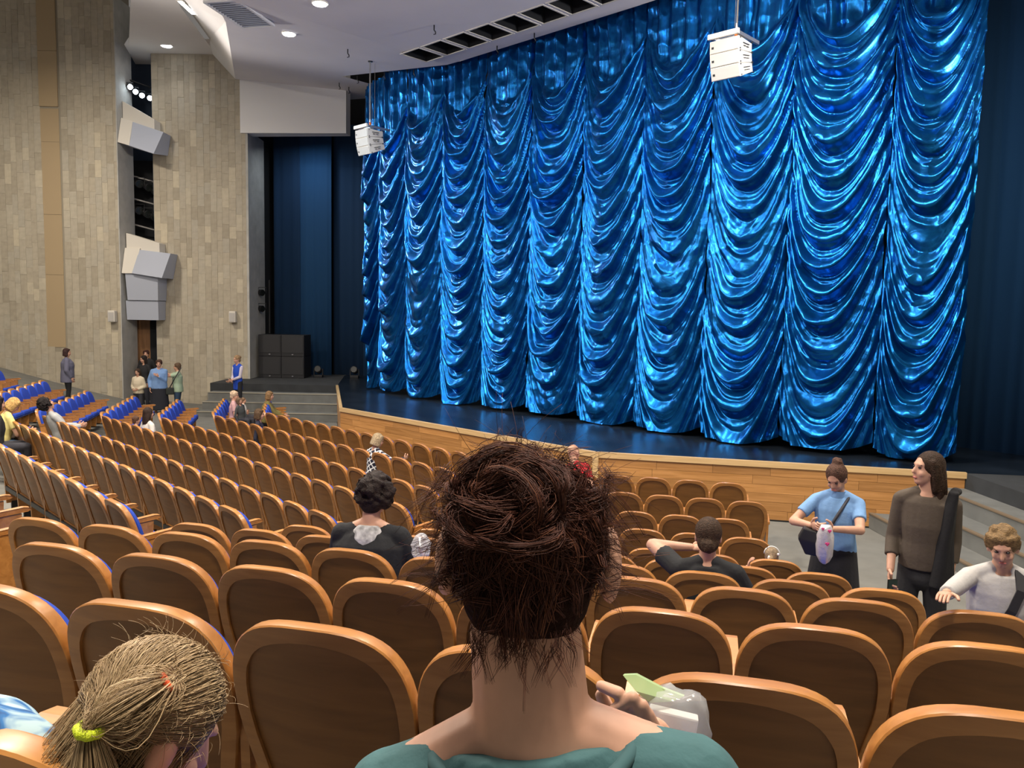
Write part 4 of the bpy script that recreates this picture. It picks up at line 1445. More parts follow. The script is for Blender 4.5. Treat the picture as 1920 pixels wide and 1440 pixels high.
# --- left stalls
person('woman in a yellow top bent over in the left stalls', (25, 760), 12.4, 1.66, 44, True, lean=16, nod=28, shirt=((0.72, 0.62, 0.24), 'short', -0.05), bottom=((0.10, 0.18, 0.32), 'trousers', 0), hair=('bob', (0.50, 0.31, 0.11)), vox=0.013, wf=1.15, arms=(('rel', 0.10, 0.30, -0.25), ('rel', -0.06, 0.30, -0.25)))
person('dark-haired person at the left edge behind the yellow top', (-4, 757), 11.6, 1.66, 44, True, lean=5, shirt=(BLK, 'long', -0.05), hair=('bob', (0.02, 0.012, 0.01)), vox=0.016)
m_ = person('man in a grey hoodie and pale jeans reclining in his seat', (88, 758), 14.1, 1.74, 48, True, lean=-20, nod=-14, shirt=((0.42, 0.43, 0.42), 'long', -0.05), bottom=((0.22, 0.30, 0.42), 'trousers', 0), hair=('curly', (0.015, 0.012, 0.012)), vox=0.014, arms=(('rel', 0.08, 0.42, -0.20), ('rel', -0.06, 0.42, -0.20)), sr=0.012)
person('girl with long dark hair and white shirt seated from behind', (279, 775), 14.5, 1.55, 40, True, shirt=((0.66, 0.63, 0.56), 'long', -0.05), hair=('long', (0.035, 0.02, 0.014), 0.40), vox=0.013, side=4, sr=0.008)
person('small brown-haired child beside the girl in white', (256, 788), 14.8, 1.15, 55, True, shirt=((0.5, 0.45, 0.4), 'short', -0.04), hair=('short', (0.10, 0.05, 0.03)), vox=0.014, pelvis=0.42)
person('elderly woman with pale hair in a pink top, left wing', (440, 742), 18.6, 1.60, 72, True, nod=8, turn=10, shirt=((0.56, 0.33, 0.33), 'short', -0.05), hair=('short', (0.60, 0.44, 0.30)), vox=0.014, wf=1.1, arms=(('rel', 0.12, 0.28, -0.2), ('rel', -0.05, 0.25, -0.25)))
person('child in a dark grey top leaning on the pink woman', (449, 752), 18.1, 1.10, 110, True, shirt=((0.05, 0.055, 0.055), 'long', -0.03), hair=('bob', (0.16, 0.10, 0.06)), vox=0.014, side=10, pelvis=0.55)
person('toddler in white on the lap of the pink woman', (457, 751), 18.4, 0.95, 80, True, shirt=((0.66, 0.62, 0.55), 'long', -0.02), hair=('short', (0.20, 0.12, 0.07)), vox=0.014, pelvis=0.65)
person('woman in a navy top turning right, second row of the stalls', (487, 777), 15.7, 1.60, 80, True, nod=5, shirt=((0.010, 0.012, 0.03), 'long', -0.05), hair=('bob', (0.09, 0.055, 0.03)), vox=0.013)
person('woman in an olive top and glasses seated near the steps', (506, 742), 19.2, 1.60, 74, True, lean=8, turn=10, shirt=((0.16, 0.13, 0.035), 'long', -0.05), hair=('bob', (0.22, 0.13, 0.06)), vox=0.014, wf=1.2, arms=(('rel', 0.10, 0.40, -0.30), ('rel', -0.03, 0.40, -0.30)), sr=0.02)


def check_mat():
    m = mat('checked_cloth', (0.02, 0.02, 0.04), 0.85)
    nt = m.node_tree
    b = nt.nodes['Principled BSDF']
    tc = nt.nodes.new('ShaderNodeTexCoord')
    mp = nt.nodes.new('ShaderNodeMapping')
    mp.inputs['Rotation'].default_value = (0.2, R(35), R(10))
    br = nt.nodes.new('ShaderNodeTexBrick')
    br.offset = 0.0
    br.inputs['Scale'].default_value = 1.0
    br.inputs['Brick Width'].default_value = 0.07
    br.inputs['Row Height'].default_value = 0.07
    br.inputs['Mortar Size'].default_value = 0.009
    br.inputs['Mortar Smooth'].default_value = 0.0
    for i in (1, 2):
        br.inputs['Color%d' % i].default_value = (0.012, 0.013, 0.03, 1)
    br.inputs['Mortar'].default_value = (0.75, 0.75, 0.75, 1)
    nt.links.new(tc.outputs['Object'], mp.inputs['Vector'])
    sx = nt.nodes.new('ShaderNodeSeparateXYZ')
    cx = nt.nodes.new('ShaderNodeCombineXYZ')
    nt.links.new(mp.outputs['Vector'], sx.inputs[0])
    nt.links.new(sx.outputs['X'], cx.inputs['X'])
    nt.links.new(sx.outputs['Z'], cx.inputs['Y'])
    nt.links.new(cx.outputs[0], br.inputs['Vector'])
    nt.links.new(br.outputs['Color'], b.inputs['Base Color'])
    return m


ck = person('blond woman in a navy and white checked top, second row', (709, 826), 12.9, 1.64, 44, True, lean=4, nod=18, turn=20, hair=('bob', (0.34, 0.26, 0.16)), vox=0.012, shirt=((0, 0, 0), 'long', -0.05), shirt_mat=check_mat(), arms=(('rel', 0.10, 0.30, -0.2), ('rel', 0.06, 0.44, -0.12)), sr=0.012)
person('bald man in a red T-shirt in the front row', (1076, 849), 11.3, 1.78, 40, True, lean=4, side=-16, nod=10, shirt=((0.50, 0.012, 0.02), 'short', -0.05), hair=('bald', (0.1, 0.08, 0.06)), vox=0.012, wf=1.25, skin=SKIN2)
cu = person('woman with short dark curly hair in a loose black top', (703, 934), 4.52, 1.66, 8, True, lean=9, nod=14, tilt=5, wf=1.2, shirt=((0.008, 0.009, 0.012), 'mid', -0.08), hair=('curly', (0.020, 0.012, 0.010)), vox=0.008, sr=0.022, neck_open=0.03, arms=(('rel', 0.04, 0.30, -0.34), ('rel', 0.10, 0.28, -0.36)), face=False)
bt = person('person in a black T-shirt with a low brown bun, arm raised', (1328, 1006), 4.98, 1.70, 14, True, lean=6, nod=6, wf=1.28, shirt=((0.010, 0.011, 0.013), 'short', -0.05), hair=('bun', (0.050, 0.028, 0.016), (0, -0.10, -0.055)), vox=0.009, sr=0.014, arms=(('px', 1296, 1026, 5.15), ('rel', 0.06, 0.3, -0.3)), poles=((-1, 0.1, 0.0), None), face=False)
sg = person('small fair-haired girl with a white headband and hair clip', (1447, 1044), 6.75, 1.18, 20, True, pelvis=0.40, shirt=((0.62, 0.44, 0.46), 'long', -0.04), hair=('pony', (0.26, 0.19, 0.12)), vox=0.010, face=False, arms=(('px', 1402, 1062, 6.6), None))
hbm = MB()
hbm.tube([sg['hp'](0.094 * math.cos(R(a)), 0.012, 0.03 + 0.102 * math.sin(R(a))) for a in range(0, 181, 15)], 0.007 * sg['k'], 8)
hbm.build('headband', M_['paper'], sg['root'], True)
MB().ell(sg['hp'](0.075, -0.07, 0.06), (0.012, 0.012, 0.012)).build('hair_clip', M_['paper'], sg['root'], True)
MB().ell(sg['hp'](-0.03, -0.125, 0.02), (0.012, 0.012, 0.02)).build('hair_clip', M_['paper'], sg['root'], True)

# grey collar showing in the neckline of the black top
k = cu['k']
mb = MB()
mb.loft([ring_e(cu['tp'](t, 0, -0.014 + y), a * k, b * k, cu['rt'], cu['fw'], 20) for t, a, b, y in ((0.36, 0.085, 0.118, -0.012), (0.42, 0.105, 0.112, -0.012), (0.465, 0.10, 0.092, -0.01), (0.495, 0.068, 0.070, -0.008))])
cm_ = remesh(mb, 0.007, 1)
link('undershirt', cm_, cmat('grey_plaid', (0.40, 0.40, 0.41), 0.85, var=0.5, vscale=30), cu['root'], True)

# --- standing on the right
bw = person('woman in a light blue short-sleeved top and black skirt, head bowed', (1568, 897), 6.35, 1.64, 205, turn=18, nod=32, wf=1.02, shirt=((0.17, 0.33, 0.60), 'short', -0.02), bottom=((0.012, 0.012, 0.016), 'skirt', 0.46), hair=('bun', (0.085, 0.042, 0.028), (0, -0.075, 0.115)), vox=0.009, arms=(('px', 1562, 992, 6.05), ('px', 1521, 985, 6.15)), poles=((-1, -0.2, -0.5), (1, -0.25, -0.6)), curls=(0.7, 0.5), sr=0.004)
kw = bw['k']
MB().loft([ring_e(bw['tp'](t, 0, y), a * kw, b * kw, bw['rt'], bw['fw'], 18) for t, a, b, y in ((0.445, 0.085, 0.072, -0.008), (0.50, 0.066, 0.066, -0.004), (0.53, 0.064, 0.064, 0.0))], False).build('collar', cmat('cloth', (0.17, 0.33, 0.60), 0.85), bw['root'], True)
# shoulder strap and black bag
p0, p1 = bw['tp'](0.47, -0.02, 0.10), bw['tp'](0.16, 0.14, 0.145)
bag = thing('handbag', 'black shoulder bag hanging open on the blue-top woman', 'bag', tuple(at_depth(1526, 1010, 6.12)), R(-20))
mbb = MB()
mbb.loft([[Vector(p) for p in ((-0.08, -0.04, 0.09), (0.07, -0.04, 0.06), (0.07, 0.05, 0.06), (-0.08, 0.05, 0.09))], [Vector(p) for p in ((-0.12, -0.055, 0.0), (0.09, -0.055, -0.03), (0.09, 0.06, -0.03), (-0.12, 0.06, 0.0))], [Vector(p) for p in ((-0.06, -0.045, -0.125), (0.08, -0.045, -0.135), (0.08, 0.05, -0.135), (-0.06, 0.05, -0.125))]])
mbb.build('bag_body', cmat('black_leather', (0.012, 0.012, 0.013), 0.45), bag, False, 0.012)
inv_b = bag.rotation_euler.to_matrix().inverted()
pts = [wloc(bw, bw['tp'](0.40, -0.14, -0.10)), wloc(bw, bw['tp'](0.48, -0.09, 0.03)), wloc(bw, bw['tp'](0.36, -0.02, 0.155)), wloc(bw, bw['tp'](0.2, 0.06, 0.165)), wloc(bw, bw['tp'](0.08, 0.12, 0.16)), Vector(bag.location) + Vector((0.06, 0, 0.07))]
MB().tube([inv_b @ (p - Vector(bag.location)) for p in pts], 0.013, 8).build('strap', cmat('black_strap', (0.02, 0.02, 0.03), 0.6), bag, True)
# silver gift bag
sb = thing('gift_bag', 'silver plastic gift bag with pink hearts in her hand', 'bag', tuple(at_depth(1547, 1022, 5.95)), R(-10))
rings = []
for z, w, d_ in ((0.16, 0.035, 0.018), (0.125, 0.05, 0.03), (0.08, 0.062, 0.045), (0.0, 0.065, 0.05), (-0.08, 0.058, 0.045), (-0.13, 0.035, 0.03), (-0.15, 0.012, 0.012)):
    rings.append([Vector((w * math.cos(2 * math.pi * i / 20) * (1 + 0.10 * math.sin(i * 2.3 + z * 40)), d_ * math.sin(2 * math.pi * i / 20) * (1 + 0.16 * math.sin(i * 1.7 + z * 60)), z)) for i in range(20)])
MB().loft(rings).build('bag_body', M_['silver_bag'], sb, True)
for (x, z, s) in ((0.005, 0.02, 0.016), (0.02, 0.12, 0.014), (-0.03, 0.135, 0.012)):
    h = MB()
    h.ell((x - s * 0.45, -0.053 + abs(z) * 0.12, z + s * 0.4), (s * 0.6, 0.004, s * 0.55)).ell((x + s * 0.45, -0.053 + abs(z) * 0.12, z + s * 0.4), (s * 0.6, 0.004, s * 0.55)).ell((x, -0.053 + abs(z) * 0.12, z - s * 0.15), (s * 0.55, 0.004, s * 0.8))
    h.build('heart', M_['pink'], sb, True)

br = person('woman in a brown sheer top with long dark hair holding a phone', (1738, 880), 5.3, 1.70, 212, turn=52, nod=-4, wf=0.86, shirt=((0.082, 0.062, 0.045), 'mid', -0.03), bottom=((0.016, 0.016, 0.019), 'trousers', 0), hair=('long', (0.034, 0.018, 0.010), 0.44), vox=0.009, arms=(('rel', 0.0, -0.02, -0.52), ('rel', 0.02, 0.16, -0.47)), poles=((-0.2, -1, -0.2), (0.25, -1, -0.2)), curls=(0.3, 0.5), sr=0.008)
ph = thing('phone', 'black phone held low in the brown-top woman\'s hand', 'phone', tuple(wloc(br, br['info'][1][2] + (br['info'][1][2] - br['info'][1][1]).normalized() * 0.125 + Vector((-0.02, 0.02, 0.0)))), R(12))
MB().box((-0.037, -0.005, -0.055), (0.037, 0.005, 0.06)).build('case', M_['phone'], ph, False, 0.004)
MB().box((-0.033, -0.0065, -0.050), (0.033, -0.005, 0.055)).build('screen', cmat('screen_dark', (0.01, 0.03, 0.025), 0.1), ph)
jk = thing('jacket', 'black jacket hanging from the brown-top woman\'s shoulder', 'jacket', (0, 0, 0))
pts = [(1792, 922), (1788, 960), (1783, 1010), (1783, 1060), (1785, 1100)]
mbj = MB()
rgs = []
for i, (x, y) in enumerate(pts):
    c = at_depth(x - 2 - 5 * i, y, 5.17)
    rx, ry = 0.030 + 0.013 * i, 0.035 + 0.008 * i
    rgs.append([c + Vector((rx * math.cos(t) * (1 + 0.16 * math.sin(3 * t + i * 0.7)), ry * math.sin(t) * (1 + 0.16 * math.sin(4 * t + i)), 0)) for t in [2 * math.pi * q / 20 for q in range(20)]])
mbj.caps(at_depth(1796, 922, 5.38), 0.028, at_depth(1791, 922, 5.19), 0.03, 12)
mbj.loft(rgs)
link('jacket_body', remesh(mbj, 0.012, 2), cmat('black_cloth', (0.009, 0.009, 0.011), 0.9, bump=0.4, bscale=30), jk, True)

by = person('boy in a light grey sweater leaning on a seat back', (1880, 1026), 3.72, 1.36, 200, turn=12, nod=16, tilt=6, lean=4, shirt=((0.44, 0.43, 0.42), 'long', -0.08), bottom=((0.03, 0.04, 0.09), 'trousers', 0), hair=('short', (0.20, 0.125, 0.055)), vox=0.007, arms=(None, ('px', 1775, 1112, 3.40)), poles=(None, (0.6, -0.2, -0.9)), curls=(0.3, 0.25), palms=(None, (0, 0.3, -1)), sr=0.012)
# dark cross-body strap on the boy
strap = MB()
pts = [by['tp'](0.50, -0.075, -0.05), by['tp'](0.505, -0.085, 0.02), by['tp'](0.42, -0.08, 0.128), by['tp'](0.30, -0.035, 0.158), by['tp'](0.18, 0.02, 0.155), by['tp'](0.06, 0.08, 0.15), by['tp'](0.0, 0.13, 0.13)]
rgs = []
for i, p in enumerate(pts):
    d_ = (pts[min(i + 1, len(pts) - 1)] - pts[max(i - 1, 0)]).normalized()
    nn = (p - by['tp'](0.25)).normalized()
    nn = (nn - d_ * nn.dot(d_)).normalized()
    l_ = d_.cross(nn)
    rgs.append([p + l_ * 0.021 + nn * 0.003, p - l_ * 0.021 + nn * 0.003, p - l_ * 0.021 - nn * 0.004, p + l_ * 0.021 - nn * 0.004])
strap.loft(rgs).build('bag_strap', cmat('black_strap2', (0.018, 0.018, 0.022), 0.7), by['root'])
MB().ell(by['tp'](-0.02, 0.10, 0.13), (0.11, 0.05, 0.055)).build('waist_bag', cmat('black_leather', (0.012, 0.012, 0.013), 0.45), by['root'], True)


# --- strands of hair
def strand(mb, pts, r0, r1=None, n=3):
    m = len(pts)
    rs = [r0 + ((r1 if r1 is not None else r0 * 0.4) - r0) * i / (m - 1) for i in range(m)]
    mb.tube(pts, rs, n)


def hair_mat(name, cols, rough=0.38):
    m = mat(name, cols[0], rough, spec=0.25)
    nt = m.node_tree
    b = nt.nodes['Principled BSDF']
    g_ = nt.nodes.new('ShaderNodeNewGeometry')
    r = nt.nodes.new('ShaderNodeValToRGB')
    el = r.color_ramp.elements
    el[0].color, el[1].color = (*cols[0], 1), (*cols[-1], 1)
    for i, c in enumerate(cols[1:-1]):
        e = el.new((i + 1) / (len(cols) - 1))
        e.color = (*c, 1)
    nt.links.new(g_.outputs['Random Per Island'], r.inputs['Fac'])
    nt.links.new(r.outputs['Color'], b.inputs['Base Color'])
    return m


# the woman right in front of the camera
FG = person('woman with messy brown hair in a teal T-shirt, seated in front', (990, 1066), 0.92, 1.76, 6, True, lean=8, side=-7, nod=10, neck=0.185, ear=1.34, earz=0.02, neckr=1.2, tilt=6, wf=1.0, shirt=((0.045, 0.125, 0.135), 'short', -0.05), bottom=((0.04, 0.05, 0.08), 'trousers', 0), hair=('none', (0.05, 0.02, 0.015)), vox=0.0055, neck_open=0.042, scoop=-0.45, hands=(True, False), face=False, pelvis=0.40,
            arms=(('rel', 0.08, 0.26, -0.34), ('px', 1235, 1420, 1.10)), poles=(None, (0.7, 0.1, -1)), curls=(0.4, 0.9), sr=0.004)
fr = FG['root']
hp, k = FG['hp'], FG['k']
rn = random.Random(5)
base = MB()
E1 = (Vector((0, -0.018, 0.036)), Vector((0.083, 0.096, 0.086)))
E2 = (Vector((0.002, -0.040, -0.022)), Vector((0.073, 0.062, 0.066)))
base.ell(hp(*E1[0]), tuple(E1[1] * k), FG['hrot'], 24, 16)
base.ell(hp(*E2[0]), tuple(E2[1] * k), FG['hrot'], 20, 12)
BUN = Vector((-0.012, -0.098, 0.066))
base.ell(hp(*BUN), (0.058 * k, 0.034 * k, 0.048 * k), FG['hrot'], 18, 12)
hair_o = link('hair', remesh(base, 0.006, 2), cmat('hair_base', (0.022, 0.009, 0.006), 0.9, bump=0.8, bscale=150, spec=0.1), fr, True)
hm_ = hair_mat('brown_strands', [(0.024, 0.007, 0.005), (0.065, 0.019, 0.011), (0.036, 0.011, 0.007), (0.095, 0.029, 0.015), (0.045, 0.014, 0.009), (0.16, 0.056, 0.025)], 0.62)
HS = MB()


def surf(p, lift=0.0):
    for c, r in (E1, E2):
        d = p - c
        s_ = math.sqrt((d.x / r.x) ** 2 + (d.y / r.y) ** 2 + (d.z / r.z) ** 2)
        if s_ < 1 + lift:
            p = c + d * ((1 + lift) / max(s_, 1e-3))
    return p


def lock(guide, n, spread, r, wav=0.003, freq=6.0, taper=False):
    """a lock: n strands waving together along a guide of head-frame points"""
    ph1, ph2 = rn.uniform(0, 6), rn.uniform(0, 6)
    m = len(guide)
    for q in range(n):
        o_ = Vector((rn.gauss(0, 1), rn.gauss(0, 1), rn.gauss(0, 1))) * spread
        own = rn.uniform(-0.7, 0.7)
        pts = []
        for j, g_ in enumerate(guide):
            t = j / (m - 1)
            e = (0.35 + 0.65 * math.sin(math.pi * min(1, t * 0.8 + 0.1))) if not taper else (1 - 0.55 * t)
            wv = Vector((math.sin(freq * t + ph1 + own), math.cos(freq * t * 0.9 + ph2 + own), math.sin(freq * t * 1.1 + ph2 + own))) * wav
            pts.append(hp(*(g_ + o_ * e + wv)))
        strand(HS, pts, rn.uniform(0.7, 1.2) * r, (0.25 if taper else 0.7) * r)


for i in range(560):
    # swept from the hairline up into the twist at the crown
    a = rn.uniform(-math.pi, math.pi)
    zr = rn.uniform(-0.085 + 0.06 * abs(math.sin(a)), 0.09)
    p = Vector((0.08 * math.sin(a), -0.02 - 0.09 * math.cos(a), zr))
    if (p.y > 0.04 and zr < 0.05) or (abs(p.x) > 0.066 and zr < 0.005 and p.y > -0.03):
        continue
    q = BUN + Vector((rn.gauss(0, 0.028), rn.gauss(0.004, 0.012), rn.gauss(-0.005, 0.020)))
    lift = rn.uniform(0.01, 0.10)
    bend = Vector((rn.gauss(0, 0.014), 0, rn.gauss(0, 0.008)))
    guide = []
    for j in range(8):
        t = j / 7
        g_ = surf(p.lerp(q, t) + bend * math.sin(math.pi * t), 0.01 + lift * math.sin(math.pi * t))
        guide.append(g_)
    lock(guide, 12, 0.0042, 0.00055, rn.uniform(0.0015, 0.005), rn.uniform(4, 9))
for i in range(120):
    # loops of the twist, lying over the crown
    a0, rr = rn.uniform(0, 6.28), rn.uniform(0.016, 0.047)
    ax = Vector((rn.gauss(0, 0.5), -1 + rn.gauss(0, 0.3), rn.gauss(0.3, 0.5))).normalized()
    c = BUN + Vector((rn.gauss(0, 0.018), rn.gauss(-0.012, 0.010), rn.gauss(0, 0.014)))
    u = ax.orthogonal().normalized()
    v = ax.cross(u)
    sp = rn.uniform(1.4, 3.0)
    guide = []
    for j in range(8):
        t = a0 + sp * j / 7
        o_ = u * math.cos(t) * rr + v * math.sin(t) * rr
        guide.append(c + Vector((o_.x * 1.2, o_.y * 0.7, o_.z * 0.85)))
    lock(guide, 16, 0.0040, 0.0006, rn.uniform(0.001, 0.004), 6)
for i in range(150):
    # loose tufts: nape, beside the ears, round the crown
    kind = rn.random()
    if kind < 0.36:
        a = rn.uniform(-1.0, 1.0)
        p = Vector((0.060 * math.sin(a), -0.05 - 0.052 * math.cos(a), rn.uniform(-0.085, -0.05)))
        d = Vector((math.sin(a) * 0.3 + rn.gauss(0, 0.3), -0.15 + rn.gauss(0, 0.15), -1)).normalized()
        L = rn.uniform(0.012, 0.034)
    elif kind < 0.8:
        sx = rn.choice((-1, 1))
        p = Vector((sx * 0.084, rn.uniform(-0.09, -0.01), rn.uniform(-0.02, 0.11)))
        d = Vector((sx * rn.uniform(0.3, 1.0), -0.3 + rn.gauss(0, 0.3), rn.uniform(-1.2, 0.5))).normalized()
        L = rn.uniform(0.018, 0.050)
    else:
        a = rn.uniform(-1.4, 1.4)
        p = Vector((0.08 * math.sin(a), -0.05, 0.05 + 0.085 * math.cos(a)))
        d = Vector((math.sin(a) + rn.gauss(0, 0.5), rn.gauss(-0.2, 0.3), math.cos(a) * 0.4 + rn.gauss(0, 0.3))).normalized()
        L = rn.uniform(0.012, 0.030)
    cvv = Vector((rn.gauss(0, 0.8), rn.gauss(0, 0.6), rn.gauss(-0.4, 0.7)))
    lock([p + d * L * t / 6 + cvv * L * 0.6 * (t / 6) ** 2 for t in range(7)], rn.randint(5, 11), 0.0035, 0.00045, 0.002, 5, True)
for i in range(240):
    # single flyaways
    a = rn.uniform(-2.4, 2.4)
    p = Vector((0.09 * math.sin(a), rn.uniform(-0.09, -0.02), 0.04 + 0.09 * math.cos(a)))
    d = Vector((math.sin(a) + rn.gauss(0, 0.4), rn.gauss(-0.1, 0.4), math.cos(a) * 0.6 + rn.gauss(-0.1, 0.4))).normalized()
    L = rn.uniform(0.015, 0.055)
    cvv = Vector((rn.gauss(0, 0.8), rn.gauss(0, 0.6), rn.gauss(-0.2, 0.8)))
    strand(HS, [hp(*(p + d * L * t / 6 + cvv * L * 0.6 * (t / 6) ** 2)) for t in range(7)], 0.0004, 0.0002)
so = HS.build('hair_strands', hm_, hair_o, True)
so['kind'] = 'stuff'
# neckline band of the T-shirt
band = []
for i in range(33):
    q = 2 * math.pi * i / 32
    sn, cs = math.sin(q), math.cos(q)
    band.append(FG['tp'](0.492 - 0.020 * (1 - abs(cs)) - (0.018 if sn < 0 else 0.05) * abs(sn), 0.112 * cs, -0.014 + (0.098 if sn < 0 else 0.10) * sn))
MB().tube(band, 0.0085, 8).build('neckband', cmat('teal_band', (0.038, 0.105, 0.115), 0.85), fr, True)
# clear bag in her hand
pb = thing('plastic_bag', 'clear plastic bag with a green wrapper in front of the woman', 'bag', tuple(at_depth(1262, 1330, 1.16)), R(-10))
rings = []
for z, w, d_ in ((0.028, 0.030, 0.02), (0.022, 0.045, 0.03), (0.0, 0.054, 0.036), (-0.03, 0.058, 0.04), (-0.07, 0.055, 0.04), (-0.11, 0.04, 0.03)):
    rings.append([Vector(((w + 0.004 * math.sin(i * 2.9 + z * 90)) * math.cos(2 * math.pi * i / 22), (d_ + 0.005 * math.sin(i * 1.9 + z * 70)) * math.sin(2 * math.pi * i / 22), z + 0.004 * math.sin(i * 1.3))) for i in range(22)])
MB().loft(rings).build('bag_film', M_['plastic_thin'], pb, True)
MB().box((-0.035, -0.008, -0.09), (0.04, 0.012, -0.004), Matrix.Rotation(R(8), 4, 'Y')).build('napkin', M_['paper'], pb, False, 0.003)
gw = MB()
A_ = [at_depth(x, y, Y) - Vector(pb.location) for x, y, Y in ((1168, 1266, 1.13), (1192, 1265, 1.15), (1240, 1290, 1.17), (1282, 1306, 1.18), (1262, 1315, 1.17), (1218, 1318, 1.15), (1192, 1296, 1.13))]
rzi = Matrix.Rotation(R(10), 3, 'Z')
A_ = [rzi @ p for p in A_]
gw.v = [tuple(p) for p in A_] + [tuple(p + Vector((0.002, 0.012, -0.003))) for p in A_]
n_ = len(A_)
gw.f = [tuple(range(n_)), tuple(range(2 * n_ - 1, n_ - 1, -1))] + [(i, n_ + i, n_ + (i + 1) % n_, (i + 1) % n_) for i in range(n_)]
gw.build('green_wrapper', M_['plastic_green'], pb)
# her right hand holding the bag: curled fingers seen from outside
hw = MB()
fl_ = lambda x, y, Y: FG['inv'] @ (at_depth(x, y, Y) - fr.location)
for (a, b, c, r) in (((1192, 1352, 1.09), (1160, 1300, 1.085), (1127, 1286, 1.11), 0.0098), ((1208, 1356, 1.085), (1186, 1308, 1.075), (1152, 1330, 1.085), 0.0098), ((1222, 1362, 1.085), (1204, 1322, 1.075), (1180, 1352, 1.08), 0.0092), ((1232, 1372, 1.09), (1216, 1338, 1.08), (1200, 1368, 1.08), 0.0082)):
    hw.caps(fl_(*a), r * 1.1, fl_(*b), r, 12)
    hw.caps(fl_(*b), r, fl_(*c), r * 0.85, 12)
hw.caps(fl_(1150, 1352, 1.10), 0.0115, fl_(1128, 1304, 1.12), 0.010, 12)
hw.ell(fl_(1218, 1382, 1.10), (0.034, 0.018, 0.032), None, 14, 10)
hw.caps(fl_(1225, 1400, 1.10), 0.028, fl_(1240, 1440, 1.10), 0.028, 12)
hmesh = remesh(hw, 0.0022, 3)
bo = [c for c in fr.children if c.name.startswith('body')][0]
bmx = bmesh.new()
bmx.from_mesh(bo.data)
bmx.from_mesh(hmesh)
for f_c in bmx.faces:
    f_c.smooth = True
bmx.to_mesh(bo.data)
bmx.free()

# the blond girl at the lower left
GL = person('blond girl with a yellow-tied ponytail, lower left corner', (285, 1368), 1.02, 1.25, 48, True, lean=12, nod=24, pelvis=0.40, kscale=0.93, shirt=((0.30, 0.42, 0.52), 'short', -0.05), hair=('none', (0.3, 0.2, 0.1)), vox=0.006, face=False)
gr, hp, k = GL['root'], GL['hp'], GL['k']
rn = random.Random(9)
base = MB()
base.ell(hp(0, -0.018, 0.034), (0.080 * k, 0.098 * k, 0.092 * k), GL['hrot'], 24, 16)
base.ell(hp(0, -0.05, -0.03), (0.066 * k, 0.060 * k, 0.075 * k), GL['hrot'], 20, 12)
gh = link('hair', remesh(base, 0.006, 2), cmat('blond_base', (0.13, 0.085, 0.045), 0.5, bump=0.7, bscale=150), gr, True)
gm = hair_mat('blond_strands', [(0.22, 0.15, 0.075), (0.40, 0.28, 0.15), (0.29, 0.20, 0.11), (0.56, 0.42, 0.24)], 0.5)


def gloc(x, y, Y):
    return GL['inv'] @ (at_depth(x, y, Y) - gr.location)


T1 = gloc(168, 1368, 0.90)      # yellow tie
T2_ = gloc(312, 1280, 0.945)    # orange tie
GS = MB()
hr_inv = GL['hrot'].inverted()


def hf(p):
    return (hr_inv @ (p - GL['hc'])) / k


def gsurf(p, lift):
    for c, r in ((Vector((0, -0.018, 0.034)), Vector((0.080, 0.098, 0.092))), (Vector((0, -0.05, -0.03)), Vector((0.066, 0.060, 0.075)))):
        d = p - c
        s = math.sqrt((d.x / r.x) ** 2 + (d.y / r.y) ** 2 + (d.z / r.z) ** 2)
        if s < 1 + lift:
            p = c + d * ((1 + lift) / max(s, 1e-3))
    return p


t1h, t2h = hf(T1), hf(T2_)
for i in range(3600):
    a, b = rn.uniform(-math.pi, math.pi), math.asin(rn.uniform(-0.75, 1))
    p = Vector((0.080 * math.cos(b) * math.sin(a), -0.018 + 0.098 * math.cos(b) * math.cos(a), 0.034 + 0.092 * math.sin(b)))
    if p.y > 0.05 and p.z < 0.06:
        continue
    q = t1h + Vector((rn.gauss(0, 0.006), rn.gauss(0, 0.006), rn.gauss(0, 0.004)))
    hang = p.z < 0.02 and rn.random() < 0.75
    if hang:
        q = p + Vector((rn.gauss(0, 0.008), -0.012, -rn.uniform(0.07, 0.13)))
    elif (p - t2h).length < 0.055 and rn.random() < 0.7:
        q = t2h + Vector((rn.gauss(0, 0.004), rn.gauss(0, 0.004), rn.gauss(0, 0.004)))
    pts = []
    w1, w3 = rn.uniform(0, 6), rn.uniform(0.0006, 0.0022)
    for j in range(8):
        t = j / 7
        m_p = gsurf(p.lerp(q, t), 0.012 + 0.05 * rn.random() * 0.5 + 0.08 * math.sin(3.14 * t) * (0.3 if hang else 0.8) * (i % 7) / 7)
        m_p += Vector((math.sin(t * 4 + w1), math.cos(t * 4 + w1), 0)) * w3
        pts.append(hp(*m_p))
    strand(GS, pts, rn.uniform(0.0005, 0.0009))
for i in range(900):
    # bundle from the orange tie to the yellow tie, and the ponytail below it
    if i < 420:
        p, q = t2h, t1h
        off = Vector((rn.gauss(0, 1), rn.gauss(0, 1), rn.gauss(0, 1))) * 0.010
        pts = []
        for j in range(8):
            t = j / 7
            pts.append(hp(*(gsurf(p.lerp(q, t), 0.10 + 0.02 * rn.random()) + off * math.sin(3.14 * min(1, t * 1.0 + 0.08)) * 1.5 + off * 0.3)))
        strand(GS, pts, rn.uniform(0.0005, 0.0009))
    else:
        off = Vector((rn.gauss(0, 1), rn.gauss(0, 1), 0)).normalized() * rn.uniform(0, 1) ** 0.5
        pts = []
        e = gloc(182, 1560, 0.90)
        for j in range(8):
            t = j / 7
            sp = 0.010 + 0.022 * math.sin(2.2 * t)
            pts.append(T1.lerp(e, t) + off * sp + Vector((0.02 * t * t, 0, 0)))
        strand(GS, pts, rn.uniform(0.0006, 0.001))
